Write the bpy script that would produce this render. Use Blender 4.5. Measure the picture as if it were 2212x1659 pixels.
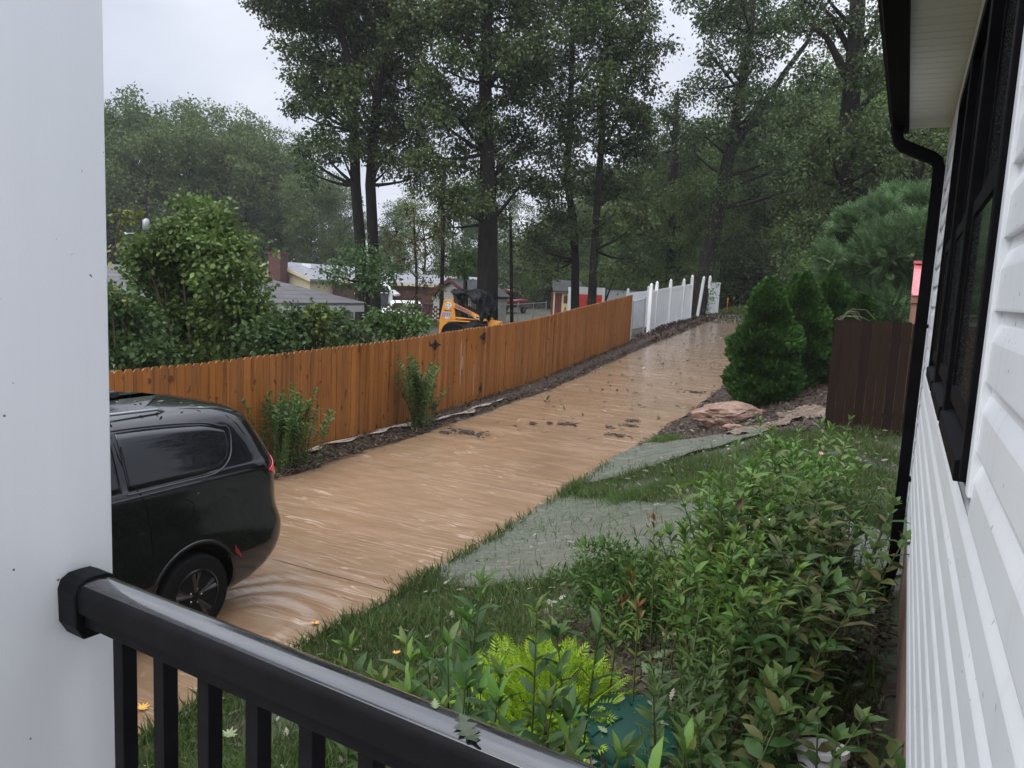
import bpy, bmesh, math, random
import numpy as np
from mathutils import Vector, Matrix
for _o in list(bpy.data.objects): bpy.data.objects.remove(_o)
R = math.radians
SC = bpy.context.scene
COL = SC.collection
EYE = 3.2                      # eye height above the low end of the driveway
FPX, CXP, CYP = 1661.0, 1106.0, 829.5
YAW, PITCH, ROLL = 26.8, 7.3, 2.8

# ------------------------------------------------------------------ camera
def cam_axes():
    y, p, r = R(YAW), R(PITCH), R(ROLL)
    f = Vector((-math.sin(y)*math.cos(p), math.cos(y)*math.cos(p), -math.sin(p)))
    rt = Vector((math.cos(y), math.sin(y), 0)); up = rt.cross(f)
    return f, rt*math.cos(r)+up*math.sin(r), up*math.cos(r)-rt*math.sin(r)
CF, CR, CU = cam_axes()
cd = bpy.data.cameras.new('camera'); cam = bpy.data.objects.new('camera', cd); COL.objects.link(cam)
cam.matrix_world = Matrix(((CR.x, CU.x, -CF.x, 0), (CR.y, CU.y, -CF.y, 0), (CR.z, CU.z, -CF.z, EYE), (0, 0, 0, 1)))
cd.sensor_width = 36; cd.lens = 36*FPX/2212; cd.clip_start = .02; cd.clip_end = 2000
SC.camera = cam

# ------------------------------------------------------------------ sky, sun, exposure
SUN_EL, SUN_ROT = R(48), R(200)
W = bpy.data.worlds.new('World'); SC.world = W; W.use_nodes = True
nt = W.node_tree; nt.nodes.clear()
wo = nt.nodes.new('ShaderNodeOutputWorld'); bg = nt.nodes.new('ShaderNodeBackground')
sky = nt.nodes.new('ShaderNodeTexSky'); sky.sky_type = 'NISHITA'; sky.sun_disc = False
sky.sun_elevation = SUN_EL; sky.sun_rotation = SUN_ROT; sky.dust_density = 3
tc = nt.nodes.new('ShaderNodeTexCoord'); mp = nt.nodes.new('ShaderNodeMapping'); mp.inputs['Scale'].default_value = (1, 1, 2.2)
nz = nt.nodes.new('ShaderNodeTexNoise'); nz.inputs['Scale'].default_value = 2.6; nz.inputs['Detail'].default_value = 5; nz.inputs['Roughness'].default_value = .45
cr = nt.nodes.new('ShaderNodeValToRGB')
cr.color_ramp.elements[0].position = .38; cr.color_ramp.elements[0].color = (9.6, 10.4, 12.3, 1)
cr.color_ramp.elements[1].position = .64; cr.color_ramp.elements[1].color = (13.6, 14.1, 15.4, 1)
mx = nt.nodes.new('ShaderNodeMix'); mx.data_type = 'RGBA'; mx.inputs[0].default_value = .93
nt.links.new(tc.outputs['Generated'], mp.inputs[0]); nt.links.new(mp.outputs[0], nz.inputs['Vector'])
nt.links.new(nz.outputs[0], cr.inputs[0]); nt.links.new(sky.outputs[0], mx.inputs[6]); nt.links.new(cr.outputs[0], mx.inputs[7])
# an overcast sky is brighter overhead than at the horizon
sx = nt.nodes.new('ShaderNodeSeparateXYZ'); nt.links.new(tc.outputs['Generated'], sx.inputs[0])
er = nt.nodes.new('ShaderNodeValToRGB'); ee = er.color_ramp.elements; ee[0].position = 0; ee[0].color = (.335, .335, .335, 1); ee[1].position = 1; ee[1].color = (1.25, 1.22, 1.18, 1)
for p_, v_ in ((.28, .36), (.5, .60), (.75, 1.0)):
    q_ = ee.new(p_); q_.color = (v_, v_, v_, 1)
nt.links.new(sx.outputs[2], er.inputs[0])
mm = nt.nodes.new('ShaderNodeMix'); mm.data_type = 'RGBA'; mm.blend_type = 'MULTIPLY'; mm.inputs[0].default_value = 1
nt.links.new(mx.outputs[2], mm.inputs[6]); nt.links.new(er.outputs[0], mm.inputs[7]); nt.links.new(mm.outputs[2], bg.inputs[0]); nt.links.new(bg.outputs[0], wo.inputs[0]); bg.inputs[1].default_value = .15
sd = bpy.data.lights.new('sun', 'SUN'); sd.energy = 1.5; sd.angle = R(60); sd.color = (1, .96, .90)
so = bpy.data.objects.new('sun', sd); COL.objects.link(so)
# light comes from behind the left shoulder of the lens, high in the cloud
so.rotation_euler = (math.pi/2-SUN_EL, 0, math.pi-SUN_ROT+R(0))
SC.view_settings.view_transform = 'Standard'; SC.view_settings.look = 'None'
SC.view_settings.exposure = 0.42; SC.view_settings.gamma = 1

# ------------------------------------------------------------------ helpers
def at(u, v, d):
    """world point seen at (u,v) of a 2212x1659 picture, d metres ahead on the level"""
    r = CF + CR*((u-CXP)/FPX) - CU*((v-CYP)/FPX)
    h = Vector((-math.sin(R(YAW)), math.cos(R(YAW)), 0))
    p = r*(d/r.dot(h)); p.z += EYE
    return p
YD = [-10, 4, 6, 8, 10, 13, 19, 23, 28, 37, 45, 60, 100, 400]; ZD = [0, .02, .02, .04, .1, .19, .48, .85, 1.3, 2.0, 2.35, 2.8, 3.2, 3.6]
YL = [-10, 10, 15, 21, 24, 30, 60, 100, 400]; ZL = [-.3, -.3, 0.05, .2, 1.0, 1.1, 1.15, 1.5, 3.0]
YR = [-10, 0, 5.7, 13, 20, 28, 37, 100, 400]; ZR = [.9, .95, 1.15, 1.15, 1.35, 1.6, 2.1, 3.3, 3.6]
def _sm(t):
    t = np.clip(t, 0, 1); return .5*t+.5*t*t*(3-2*t)
def G(x, y):
    zd = np.interp(y, YD, ZD); zl = np.interp(y, YL, ZL); zr = np.maximum(np.interp(y, YR, ZR), zd)
    return zd+(zr-zd)*_sm((np.asarray(x)+4.25)/3.6)+(zl-zd)*_sm((-9.4-np.asarray(x))/3.5)
def g(x, y): return float(G(x, y))
def tag(o, label=None, cat=None, group=None, kind=None):
    if label: o['label'] = label
    if cat: o['category'] = cat
    if group: o['group'] = group
    if kind: o['kind'] = kind
    return o
def empty(name, loc, label=None, cat=None, group=None, rz=0):
    o = bpy.data.objects.new(name, None); COL.objects.link(o); o.location = loc; o.rotation_euler = (0, 0, rz)
    o.empty_display_size = .1
    return tag(o, label, cat, group)
class MB:
    """collects shapes, links them as one mesh object; coordinates are local to the parent"""
    def __init__(s): s.v = []; s.f = []
    def add(s, vs, fs):
        n = len(s.v); s.v += [tuple(p) for p in vs]; s.f += [tuple(i+n for i in f) for f in fs]; return s
    def box(s, a, b, M=None):
        (x0, y0, z0), (x1, y1, z1) = a, b
        vs = [Vector(p) for p in ((x0,y0,z0),(x1,y0,z0),(x1,y1,z0),(x0,y1,z0),(x0,y0,z1),(x1,y0,z1),(x1,y1,z1),(x0,y1,z1))]
        if M is not None: vs = [M @ p for p in vs]
        return s.add(vs, [(0,3,2,1),(4,5,6,7),(0,1,5,4),(1,2,6,5),(2,3,7,6),(3,0,4,7)])
    def prism(s, poly, ax, a, b, M=None):
        """poly of 2D points; ax = axis of extrusion"""
        n = len(poly)
        def P(p, t):
            q = {'x': (t, p[0], p[1]), 'y': (p[0], t, p[1]), 'z': (p[0], p[1], t)}[ax]
            q = Vector(q); return M @ q if M is not None else q
        vs = [P(p, a) for p in poly]+[P(p, b) for p in poly]
        return s.add(vs, [tuple(range(n))[::-1], tuple(range(n, 2*n))]+[(i, (i+1) % n, n+(i+1) % n, n+i) for i in range(n)])
    def tube(s, pts, rad, n=8, cap=True, sx=1.0):
        pts = [Vector(p) for p in pts]
        if not hasattr(rad, '__len__'): rad = [rad]*len(pts)
        t0 = (pts[1]-pts[0]).normalized(); ref = Vector((0, 0, 1)) if abs(t0.z) < .9 else Vector((1, 0, 0))
        u = t0.cross(ref).normalized(); vs = []
        for i, p in enumerate(pts):
            t = (pts[min(i+1, len(pts)-1)]-pts[max(i-1, 0)]).normalized()
            u = (u-t*u.dot(t)).normalized(); w = t.cross(u)
            for k in range(n):
                a = 2*math.pi*k/n; vs.append(p+(u*math.cos(a)*sx+w*math.sin(a))*rad[i])
        fs = [(i*n+k, i*n+(k+1) % n, (i+1)*n+(k+1) % n, (i+1)*n+k) for i in range(len(pts)-1) for k in range(n)]
        if cap: fs += [tuple(range(n))[::-1], tuple(range((len(pts)-1)*n, len(pts)*n))]
        return s.add(vs, fs)
    def lathe(s, prof, n=24, c=(0, 0, 0), ax='z'):
        vs = []
        for r, z in prof:
            for k in range(n):
                a = 2*math.pi*k/n; q = (r*math.cos(a), r*math.sin(a), z)
                if ax == 'x': q = (q[2], q[0], q[1])
                if ax == 'y': q = (q[0], q[2], q[1])
                vs.append((q[0]+c[0], q[1]+c[1], q[2]+c[2]))
        m = len(prof)
        fs = [(i*n+k, i*n+(k+1) % n, (i+1)*n+(k+1) % n, (i+1)*n+k) for i in range(m-1) for k in range(n)]
        fs += [tuple(range(n))[::-1], tuple(range((m-1)*n, m*n))]
        return s.add(vs, fs)
    def build(s, name, mat, parent=None, smooth=False, bevel=0, loc=None, sub=0):
        me = bpy.data.meshes.new(name); me.from_pydata(s.v, [], s.f)
        bm = bmesh.new(); bm.from_mesh(me); bmesh.ops.recalc_face_normals(bm, faces=bm.faces); bm.to_mesh(me); bm.free()
        return link(me, name, mat, parent, smooth, bevel, loc, sub)
def link(me, name, mat, parent=None, smooth=False, bevel=0, loc=None, sub=0):
    me.materials.append(mat)
    if smooth:
        me.polygons.foreach_set('use_smooth', [True]*len(me.polygons))
        if smooth == 'auto' and hasattr(me, 'set_sharp_from_angle'): me.set_sharp_from_angle(angle=R(40))
    o = bpy.data.objects.new(name, me); COL.objects.link(o)
    if parent: o.parent = parent
    if loc is not None: o.location = loc
    if bevel:
        b = o.modifiers.new('bevel', 'BEVEL'); b.width = bevel; b.segments = 2; b.limit_method = 'ANGLE'; b.angle_limit = R(50)
    if sub:
        b = o.modifiers.new('sub', 'SUBSURF'); b.levels = sub; b.render_levels = sub
    return o
def npmesh(name, V, F, mat, parent=None, smooth=False, loc=None):
    """V (n,3), F (m,k) of equal-sided faces"""
    me = bpy.data.meshes.new(name); m, k = F.shape
    me.vertices.add(len(V)); me.vertices.foreach_set('co', np.ascontiguousarray(V, dtype=np.float32).ravel())
    me.loops.add(m*k); me.loops.foreach_set('vertex_index', F.astype(np.int32).ravel())
    me.polygons.add(m); me.polygons.foreach_set('loop_start', np.arange(0, m*k, k, dtype=np.int32))
    me.update(calc_edges=True); me.validate()
    return link(me, name, mat, parent, smooth, 0, loc)
def scatter(tv, tf, pos, rot, scl):
    """copies of template tv,tf at pos (n,3) with matrices rot (n,3,3), scale (n,) or (n,3)"""
    tv = np.asarray(tv, float); tf = np.asarray(tf, int); n = len(pos)
    scl = np.asarray(scl, float)
    if scl.ndim == 1: scl = scl[:, None].repeat(3, 1)
    V = np.einsum('nij,nkj->nki', rot, tv[None]*scl[:, None, :])+pos[:, None, :]
    F = tf[None]+(np.arange(n)*len(tv))[:, None, None]
    return V.reshape(-1, 3), F.reshape(-1, tf.shape[1])
def frames(d, rng, up=None, roll=1.0):
    """rotation matrices whose local x is along d; roll random"""
    d = d/np.linalg.norm(d, axis=1, keepdims=True)
    a = rng.normal(size=d.shape) if up is None else (np.asarray(up)[None]+rng.normal(size=d.shape)*roll)
    y = np.cross(a, d); y /= np.linalg.norm(y, axis=1, keepdims=True)+1e-9
    z = np.cross(d, y)
    return np.stack([d, y, z], axis=2)
QUAD_V = [(0, 0, 0), (.45, .3, .06), (1, 0, -.08), (.5, -.3, .06)]; QUAD_F = [(0, 1, 2, 3)]
LEAF_V = [(0,0,0),(.30,.15,.05),(.30,0,.01),(.30,-.15,.05),(.66,.13,.02),(.66,0,-.03),(.66,-.13,.02),(1,0,-.16)]
LEAF_F = [(0,2,1,1),(0,3,2,2),(1,2,5,4),(2,3,6,5),(4,5,7,7),(5,6,7,7)]
LEAF_T = [(0,2,1),(0,3,2),(1,2,5),(1,5,4),(2,3,6),(2,6,5),(4,5,7),(5,6,7)]

# ------------------------------------------------------------------ materials
def pmat(name, col, rough=.5, spec=.5, metal=0, trans=0, coat=0):
    m = bpy.data.materials.new(name); m.use_nodes = True; b = m.node_tree.nodes['Principled BSDF']
    b.inputs['Base Color'].default_value = (*col, 1); b.inputs['Roughness'].default_value = rough
    b.inputs['Specular IOR Level'].default_value = spec; b.inputs['Metallic'].default_value = metal
    if coat: b.inputs['Coat Weight'].default_value = coat; b.inputs['Coat Roughness'].default_value = .04
    return m
class NT:
    def __init__(s, m): s.m = m; s.t = m.node_tree; s.b = s.t.nodes['Principled BSDF']
    def n(s, typ, **kw):
        x = s.t.nodes.new(typ)
        for k, v in kw.items():
            if k.startswith('i_'):
                key = k[2:].replace('_', ' ')
                x.inputs[int(key) if key.isdigit() else key].default_value = v
            else: setattr(x, k, v)
        return x
    def l(s, a, b): s.t.links.new(a, b)
    def coords(s, scale=(1,1,1), rot=(0,0,0), kind='Object'):
        t = s.n('ShaderNodeTexCoord'); m = s.n('ShaderNodeMapping'); m.inputs['Scale'].default_value = scale; m.inputs['Rotation'].default_value = rot
        s.l(t.outputs[kind], m.inputs[0]); return m.outputs[0]
    def noise(s, vec, scale, detail=4, rough=.55, dist=0):
        x = s.n('ShaderNodeTexNoise', i_Scale=scale, i_Detail=detail, i_Roughness=rough, i_Distortion=dist); s.l(vec, x.inputs['Vector']); return x.outputs[0]
    def ramp(s, fac, stops, interp='LINEAR'):
        x = s.n('ShaderNodeValToRGB'); e = x.color_ramp.elements; x.color_ramp.interpolation = interp
        while len(e) < len(stops): e.new(.5)
        for i, (p, c) in enumerate(stops):
            e[i].position = p; e[i].color = (*c, 1) if hasattr(c, '__len__') else (c, c, c, 1)
        s.l(fac, x.inputs[0]); return x.outputs[0]
    def mix(s, fac, a, b, mode='MIX'):
        x = s.n('ShaderNodeMix', data_type='RGBA', blend_type=mode)
        for i, q in ((0, fac), (6, a), (7, b)):
            if isinstance(q, (int, float)): x.inputs[i].default_value = q
            elif isinstance(q, tuple): x.inputs[i].default_value = (*q, 1)
            else: s.l(q, x.inputs[i])
        return x.outputs[2]
    def math(s, op, a, b=0.0):
        x = s.n('ShaderNodeMath', operation=op)
        for i, q in ((0, a), (1, b)):
            if isinstance(q, (int, float)): x.inputs[i].default_value = q
            else: s.l(q, x.inputs[i])
        return x.outputs[0]
    def bump(s, h, strength=.3, dist=.01, prev=None):
        x = s.n('ShaderNodeBump', i_Strength=strength, i_Distance=dist); s.l(h, x.inputs['Height'])
        if prev is not None: s.l(prev, x.inputs['Normal'])
        s.l(x.outputs[0], s.b.inputs['Normal']); return x.outputs[0]
    def color(s, c): s.l(c, s.b.inputs['Base Color'])
    def rough(s, c): s.l(c, s.b.inputs['Roughness'])
def noisy(name, c1, c2, scale=6, rough=.7, bump=.2, bscale=None, detail=5, spec=.5, stretch=(1,1,1), metal=0, r2=None):
    m = pmat(name, c1, rough, spec, metal); k = NT(m); co = k.coords(stretch)
    n = k.noise(co, scale, detail); k.color(k.ramp(n, [(.3, c1), (.7, c2)]))
    if bump: k.bump(k.noise(co, bscale or scale*4, 4), bump, .01)
    if r2 is not None: k.rough(k.ramp(n, [(.35, rough), (.65, r2)]))
    return m
def leafmat(name, cols, rough=.45, trans=.25, spec=.18):
    """per leaf colour, a little light passing through"""
    m = pmat(name, cols[0], rough, spec); k = NT(m)
    gi = k.n('ShaderNodeNewGeometry'); oi = k.n('ShaderNodeObjectInfo')
    c = k.ramp(gi.outputs['Random Per Island'], [(i/max(1, len(cols)-1), q) for i, q in enumerate(cols)])
    co = k.coords(); n = k.noise(co, .7, 3)
    hs = k.n('ShaderNodeHueSaturation'); k.l(c, hs.inputs['Color']); k.l(k.ramp(n, [(.3, .65), (.7, 1.35)]), hs.inputs['Value'])
    k.l(k.math('ADD', k.math('MULTIPLY', oi.outputs['Random'], .03), .485), hs.inputs['Hue'])
    k.color(hs.outputs[0])
    tr = k.n('ShaderNodeBsdfTranslucent'); k.l(hs.outputs[0], tr.inputs[0]); ms = k.n('ShaderNodeMixShader'); ms.inputs[0].default_value = trans
    out = m.node_tree.nodes['Material Output']; k.l(k.b.outputs[0], ms.inputs[1]); k.l(tr.outputs[0], ms.inputs[2]); k.l(ms.outputs[0], out.inputs[0])
    return m
M = {}
M['black_gloss'] = pmat('black_gloss', (.006, .006, .008), .12, .5)
M['black_matte'] = pmat('black_matte', (.008, .008, .009), .55, .4)
M['chrome'] = pmat('chrome', (.6, .6, .62), .15, .5, 1)
M['galv'] = noisy('galvanised', (.28, .29, .30), (.42, .43, .44), 20, .45, .05, metal=.7)
M['bark'] = pmat('bark', (.03, .024, .02), .95, .1)
k = NT(M['bark']); co = k.coords((1, 1, .18)); n = k.noise(co, 7, 6, .7); k.color(k.ramp(n, [(.3, (.006, .005, .0045)), (.7, (.026, .021, .018))])); k.bump(n, .9, .05)
M['leaf_oak'] = leafmat('leaf_oak', [(.028, .052, .014), (.048, .080, .022), (.066, .102, .030), (.090, .110, .038)], .4, .22)
M['leaf_dark'] = leafmat('leaf_dark', [(.028, .052, .015), (.044, .076, .022), (.066, .105, .028)], .45, .2)
M['leaf_wood'] = leafmat('leaf_wood', [(.05, .09, .022), (.078, .13, .030), (.12, .17, .040)], .5, .25)
M['leaf_far'] = leafmat('leaf_far', [(.07, .11, .040), (.09, .135, .048), (.12, .155, .056)], .6, .25)
M['leaf_yellow'] = leafmat('leaf_yellow', [(.06, .07, .02), (.10, .09, .025), (.05, .075, .02), (.13, .10, .03)], .5, .3)
M['leaf_vine'] = leafmat('leaf_vine', [(.045, .09, .02), (.07, .13, .028), (.10, .17, .035), (.13, .19, .06), (.05, .10, .024)], .32, .3)
M['leaf_shrub'] = leafmat('leaf_shrub', [(.04, .08, .026), (.06, .11, .034), (.08, .135, .04)], .35, .28)
M['leaf_front'] = leafmat('leaf_front', [(.055, .125, .028), (.085, .18, .036), (.115, .23, .042), (.17, .29, .055), (.065, .14, .03), (.17, .18, .05), (.09, .19, .045)], .4, .32, .26)
M['leaf_tip'] = leafmat('leaf_tip', [(.10, .20, .03), (.08, .16, .03), (.13, .22, .05)], .32, .35)
M['leaf_red'] = leafmat('leaf_red', [(.16, .05, .02), (.12, .06, .02), (.20, .08, .03)], .4, .3)
M['leaf_lime'] = leafmat('leaf_lime', [(.20, .33, .02), (.32, .46, .03), (.42, .55, .05), (.16, .27, .02)], .4, .3)
M['leaf_arb'] = leafmat('leaf_arb', [(.016, .046, .008), (.030, .078, .012), (.055, .12, .018)], .45, .2)
M['leaf_cyp'] = leafmat('leaf_cyp', [(.045, .10, .038), (.07, .14, .055), (.13, .22, .10)], .5, .25)
M['grass'] = leafmat('grass', [(.04, .08, .02), (.06, .11, .026), (.085, .13, .035), (.12, .12, .05), (.04, .06, .02), (.07, .12, .03)], .4, .3)
M['stem'] = pmat('stem', (.06, .08, .025), .6)
M['twig'] = pmat('twig', (.05, .035, .022), .8)
# ================================================================== ground and water
rng = np.random.default_rng(7); random.seed(7)
def sheet(name, xs, ys, lift, mat, kind='structure', mask=None, zfun=None):
    X, Y = np.meshgrid(xs, ys); Z = (G(X, Y) if zfun is None else zfun(X, Y))+lift
    V = np.stack([X, Y, Z], -1).reshape(-1, 3); nx, ny = len(xs), len(ys)
    i = np.arange(nx*ny).reshape(ny, nx)
    F = np.stack([i[:-1, :-1], i[:-1, 1:], i[1:, 1:], i[1:, :-1]], -1).reshape(-1, 4)
    if mask is not None:
        cx = V[F].mean(1); F = F[mask(cx[:, 0], cx[:, 1])]
        used = np.unique(F); mp_ = -np.ones(len(V), int); mp_[used] = np.arange(len(used)); V = V[used]; F = mp_[F]
    o = npmesh(name, V, F, mat, None, True); tag(o, kind=kind); return o
def axis(segs):
    out = [np.arange(a, b, s) for a, b, s in segs]; return np.concatenate(out+[[segs[-1][1]]])
m = pmat('soil', (.06, .045, .03), .8, .4); k = NT(m); co = k.coords()
a = k.noise(co, 1.3, 6, .6); b = k.noise(co, 30, 3)
c = k.ramp(a, [(.35, (.035, .050, .018)), (.5, (.05, .055, .028)), (.62, (.045, .034, .024))]); c = k.mix(.5, c, k.ramp(b, [(.35, (.02, .02, .012)), (.65, (.09, .085, .05))]))
k.color(c); k.bump(b, .6, .03); M['soil'] = m
ground = sheet('ground', axis([(-180, -60, 20), (-60, -20, 4), (-20, -9.5, .75), (-9.5, 1, .25), (1, 20, 2), (20, 180, 20)]),
               axis([(-60, -4, 8), (-4, 42, .5), (42, 120, 6), (120, 240, 20)]), -.02, M['soil'])
# lawn turf between drive and house
def lawn_m(x, y): return (x > -4.28) & (x < .3) & (y > -1) & (y < 13.6)
m = pmat('turf', (.03, .05, .015), .7); k = NT(m); co = k.coords(); a = k.noise(co, 2.2, 6, .65); b = k.noise(co, 60, 3)
k.color(k.mix(k.ramp(a, [(.42, 0), (.62, 1)]), k.ramp(b, [(.3, (.018, .032, .010)), (.7, (.04, .07, .02))]), k.ramp(b, [(.3, (.02, .015, .01)), (.7, (.06, .045, .03))])))
k.bump(b, .7, .02); M['turf'] = m
sheet('lawn', np.arange(-4.3, .3, .1), np.arange(-1, 13.7, .1), .0, M['turf'], mask=lawn_m)
# concrete drive under the flood
m = noisy('concrete', (.30, .27, .23), (.38, .34, .29), 3, .7, .15, 60); M['concrete'] = m
def dr_r(y): return np.interp(y, [-10, 22, 28, 37, 46], [-4.3, -4.35, -5.25, -6.4, -7.2])
def dr_l(y): return np.interp(y, [-10, 40, 46], [-8.3, -8.35, -8.4])
def warp_sheet(name, y0, y1, dy, nx, lift, mat, fl, fr, zadd=None):
    ys = np.arange(y0, y1+1e-6, dy); t = np.linspace(0, 1, nx)
    L = fl(ys)[:, None]; Rr = fr(ys)[:, None]; X = L+(Rr-L)*t[None]; Y = ys[:, None]+0*X
    Z = G(X, Y)+lift
    if zadd is not None: Z = Z+zadd(X, Y, t[None]+0*X)
    i = np.arange(X.size).reshape(X.shape); F = np.stack([i[:-1, :-1], i[:-1, 1:], i[1:, 1:], i[1:, :-1]], -1).reshape(-1, 4)
    o = npmesh(name, np.stack([X, Y, Z], -1).reshape(-1, 3), F, mat, None, True); return tag(o, kind='structure')
warp_sheet('driveway', -10, 42, .5, 12, -.006, M['concrete'], dr_l, dr_r)
# muddy flood water over the drive
m = pmat('muddy_water', (.3, .17, .1), .16, .5); k = NT(m)
flow = k.coords((1, 1, 1), (0, 0, R(-38)))           # streaks drawn out along the run-off
def aniso(k, sx, sy, rot):
    return k.coords((sx, sy, 1), (0, 0, R(rot)))
s1 = k.noise(aniso(k, .40, 3.6, -33), 1.0, 5, .55, 1.2); s2 = k.noise(aniso(k, 1.3, 16, -28), 1.0, 4, .6, .8)
s3 = k.noise(aniso(k, 6, 24, -24), 1.0, 4, .6, .5); big = k.noise(k.coords((.35, .18, 1)), 1.0, 3); s4 = k.noise(aniso(k, .28, 6.5, -44), 1.0, 4, .5, 1.8)
def lines(k, n, c, w): return k.ramp(n, [(c-w, 0), (c, 1), (c+w, 0)])
c = k.ramp(big, [(.35, (.170, .106, .058)), (.65, (.225, .145, .086))])
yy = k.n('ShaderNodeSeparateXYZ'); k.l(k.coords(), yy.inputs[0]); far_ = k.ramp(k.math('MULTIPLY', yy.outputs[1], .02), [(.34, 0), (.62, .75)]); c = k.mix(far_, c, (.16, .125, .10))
c = k.mix(k.ramp(s1, [(.48, 0), (.68, .35)]), c, (.34, .225, .15))
gate = k.ramp(big, [(.38, .25), (.62, 1)])
l1 = k.noise(aniso(k, .30, 3.4, -31), 1.0, 2, .45, .25); l2 = k.noise(aniso(k, .42, 4.6, -44), 1.0, 2, .45, .25); l3 = k.noise(aniso(k, .8, 8.5, -24), 1.0, 2, .5, .3)
ln = k.math('MAXIMUM', k.math('MAXIMUM', lines(k, l1, .50, .007), lines(k, l1, .60, .006)), k.math('MAXIMUM', k.math('MULTIPLY', lines(k, l2, .47, .007), .9), k.math('MULTIPLY', lines(k, l3, .55, .010), .7)))
gate2 = k.ramp(k.noise(k.coords((.9, .6, 1)), 1.0, 3), [(.44, .04), (.60, 1)])
ln = k.math('MULTIPLY', ln, k.ramp(s3, [(.36, .35), (.56, 1)])); fo = k.math('MULTIPLY', k.math('MULTIPLY', ln, gate2), .5)
c = k.mix(fo, c, (.66, .52, .42)); c = k.mix(k.math('MULTIPLY', k.ramp(s2, [(.54, 0), (.72, .30)]), gate), c, (.40, .28, .20)); k.color(c)
k.rough(k.ramp(fo, [(0, .13), (1, .45)]))
h = k.math('ADD', k.math('MULTIPLY', s1, .25), k.math('ADD', k.math('MULTIPLY', s2, .22), k.math('ADD', k.math('MULTIPLY', s3, .14), k.math('MULTIPLY', ln, .12))))
k.bump(h, .30, .07); M['water_mud'] = m
VWX, VWY = -4.75, 4.75                                 # eddy behind the van's wheel
def wz(X, Y, T):
    r = np.hypot((X-VWX+.25)/1.0, (Y-VWY-.1)/1.25)
    w = .014*np.sin(r*26+.8*np.sin(X*6))*np.exp(-((r-.62)/.38)**2)
    w += .0022*np.sin((X*1.1-Y*.9)*9+2*np.sin(Y*1.7)+1.5*np.sin(X*2.7))*np.clip((22-Y)/10, 0, 1)*(.4+.6*np.sin(X*2.1+Y*.7)**2)
    w += .0018*np.sin((X*2.3+Y*3.1)*5+1.3*np.sin(X*3))*(Y < 14)
    return w*np.clip(T*12, 0, 1)*np.clip((1-T)*12, 0, 1)
def wob(f, a, s):
    return lambda y: f(y)+a*np.sin(y*2.1+s)+a*.7*np.sin(y*5.3+s*2)+a*.5*np.sin(y*11.7+s*3)
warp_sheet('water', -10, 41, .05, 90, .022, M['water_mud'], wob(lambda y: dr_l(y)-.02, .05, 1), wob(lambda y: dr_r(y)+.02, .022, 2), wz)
# brown wash seam lines of the slab under the water: thin dark joints
jm = pmat('joint', (.09, .055, .035), .5)
for yj in (6.2, 10.2, 14.2):
    mb = MB(); pts = []
    for i in range(30):
        x = -8.0+i*(3.6/29); pts.append((x, yj, g(x, yj)+.024))
    mb.tube(pts, .004, 4); o = mb.build('slab_joint', jm); tag(o, kind='structure')
# mulch strips
m = pmat('mulch', (.03, .02, .014), .75, .5); k = NT(m); co = k.coords((1, 1.6, 1)); a = k.noise(co, 40, 4, .7); b = k.noise(co, 5, 3)
k.color(k.mix(k.ramp(b, [(.4, 0), (.7, .6)]), k.ramp(a, [(.35, (.012, .008, .006)), (.55, (.04, .022, .014)), (.72, (.10, .065, .045))]), (.05, .04, .03))); k.bump(a, 1, .03)
k.rough(k.ramp(a, [(.3, .25), (.7, .7)])); M['mulch'] = m
def ml(y): return np.interp(y, [-10, 46], [-9.12, -9.12])
def bankz(X, Y, T): return .05*np.sin(np.pi*np.clip(T, 0, 1))**.7*np.clip((Y-9)/6, .25, 1)*1.6
warp_sheet('mulch_bed', -8, 44, .2, 10, .012, M['mulch'], lambda y: ml(y), wob(lambda y: dr_l(y)+.06, .05, 1.3), bankz)
def isl(x, y):   # planted bed right of the drive
    return (x > dr_r(y)+.02+.07*np.sin(y*3)) & (y > 13.3+.5*np.sin(x*2.2)+np.clip(-(x+2.8), 0, 2)*.35) & (x < 2)
sheet('mulch_bed', np.arange(-7.2, 2.1, .12), np.arange(12.8, 42, .16), .02, M['mulch'], mask=isl)
# grey run-off pools on the lawn
m = pmat('runoff', (.13, .14, .115), .14, .5); k = NT(m)
s1 = k.noise(aniso(k, 5.0, 9, -22), 1.0, 6, .68, 1.6); s2 = k.noise(aniso(k, 7, 38, -16), 1.0, 5, .7, .9); big = k.noise(k.coords(), .9, 3)
c = k.ramp(big, [(.35, (.060, .082, .045)), (.65, (.110, .112, .085))]); c = k.mix(k.ramp(s1, [(.45, 0), (.7, .6)]), c, (.14, .14, .115))
c = k.mix(k.ramp(s2, [(.34, .75), (.48, 0)]), c, (.03, .038, .024)); c = k.mix(k.ramp(s2, [(.54, 0), (.70, .75)]), c, (.27, .29, .25)); k.color(c)
k.bump(k.math('ADD', s1, k.math('MULTIPLY', s2, .8)), .5, .05); M['runoff'] = m
def inpoly(x, y, P):
    ins = np.zeros(np.shape(x), bool); n = len(P)
    for i in range(n):
        x0, y0 = P[i]; x1, y1 = P[(i+1) % n]
        cnd = ((y0 > y) != (y1 > y)); xi = (x1-x0)*(y-y0)/((y1-y0) if y1 != y0 else 1e-9)+x0
        ins ^= cnd & (x < xi)
    return ins
def smooth_poly(P, amp=.06, n=8):
    out = []; m_ = len(P)
    for i in range(m_):
        p0, p1, p2, p3 = [np.array(P[(i+j-1) % m_], float) for j in range(4)]
        for q in range(n):
            t = q/n; out.append(.5*((2*p1)+(-p0+p2)*t+(2*p0-5*p1+4*p2-p3)*t*t+(-p0+3*p1-3*p2+p3)*t**3)+rng.normal(size=2)*amp*.4)
    return [tuple(q) for q in out]
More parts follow.
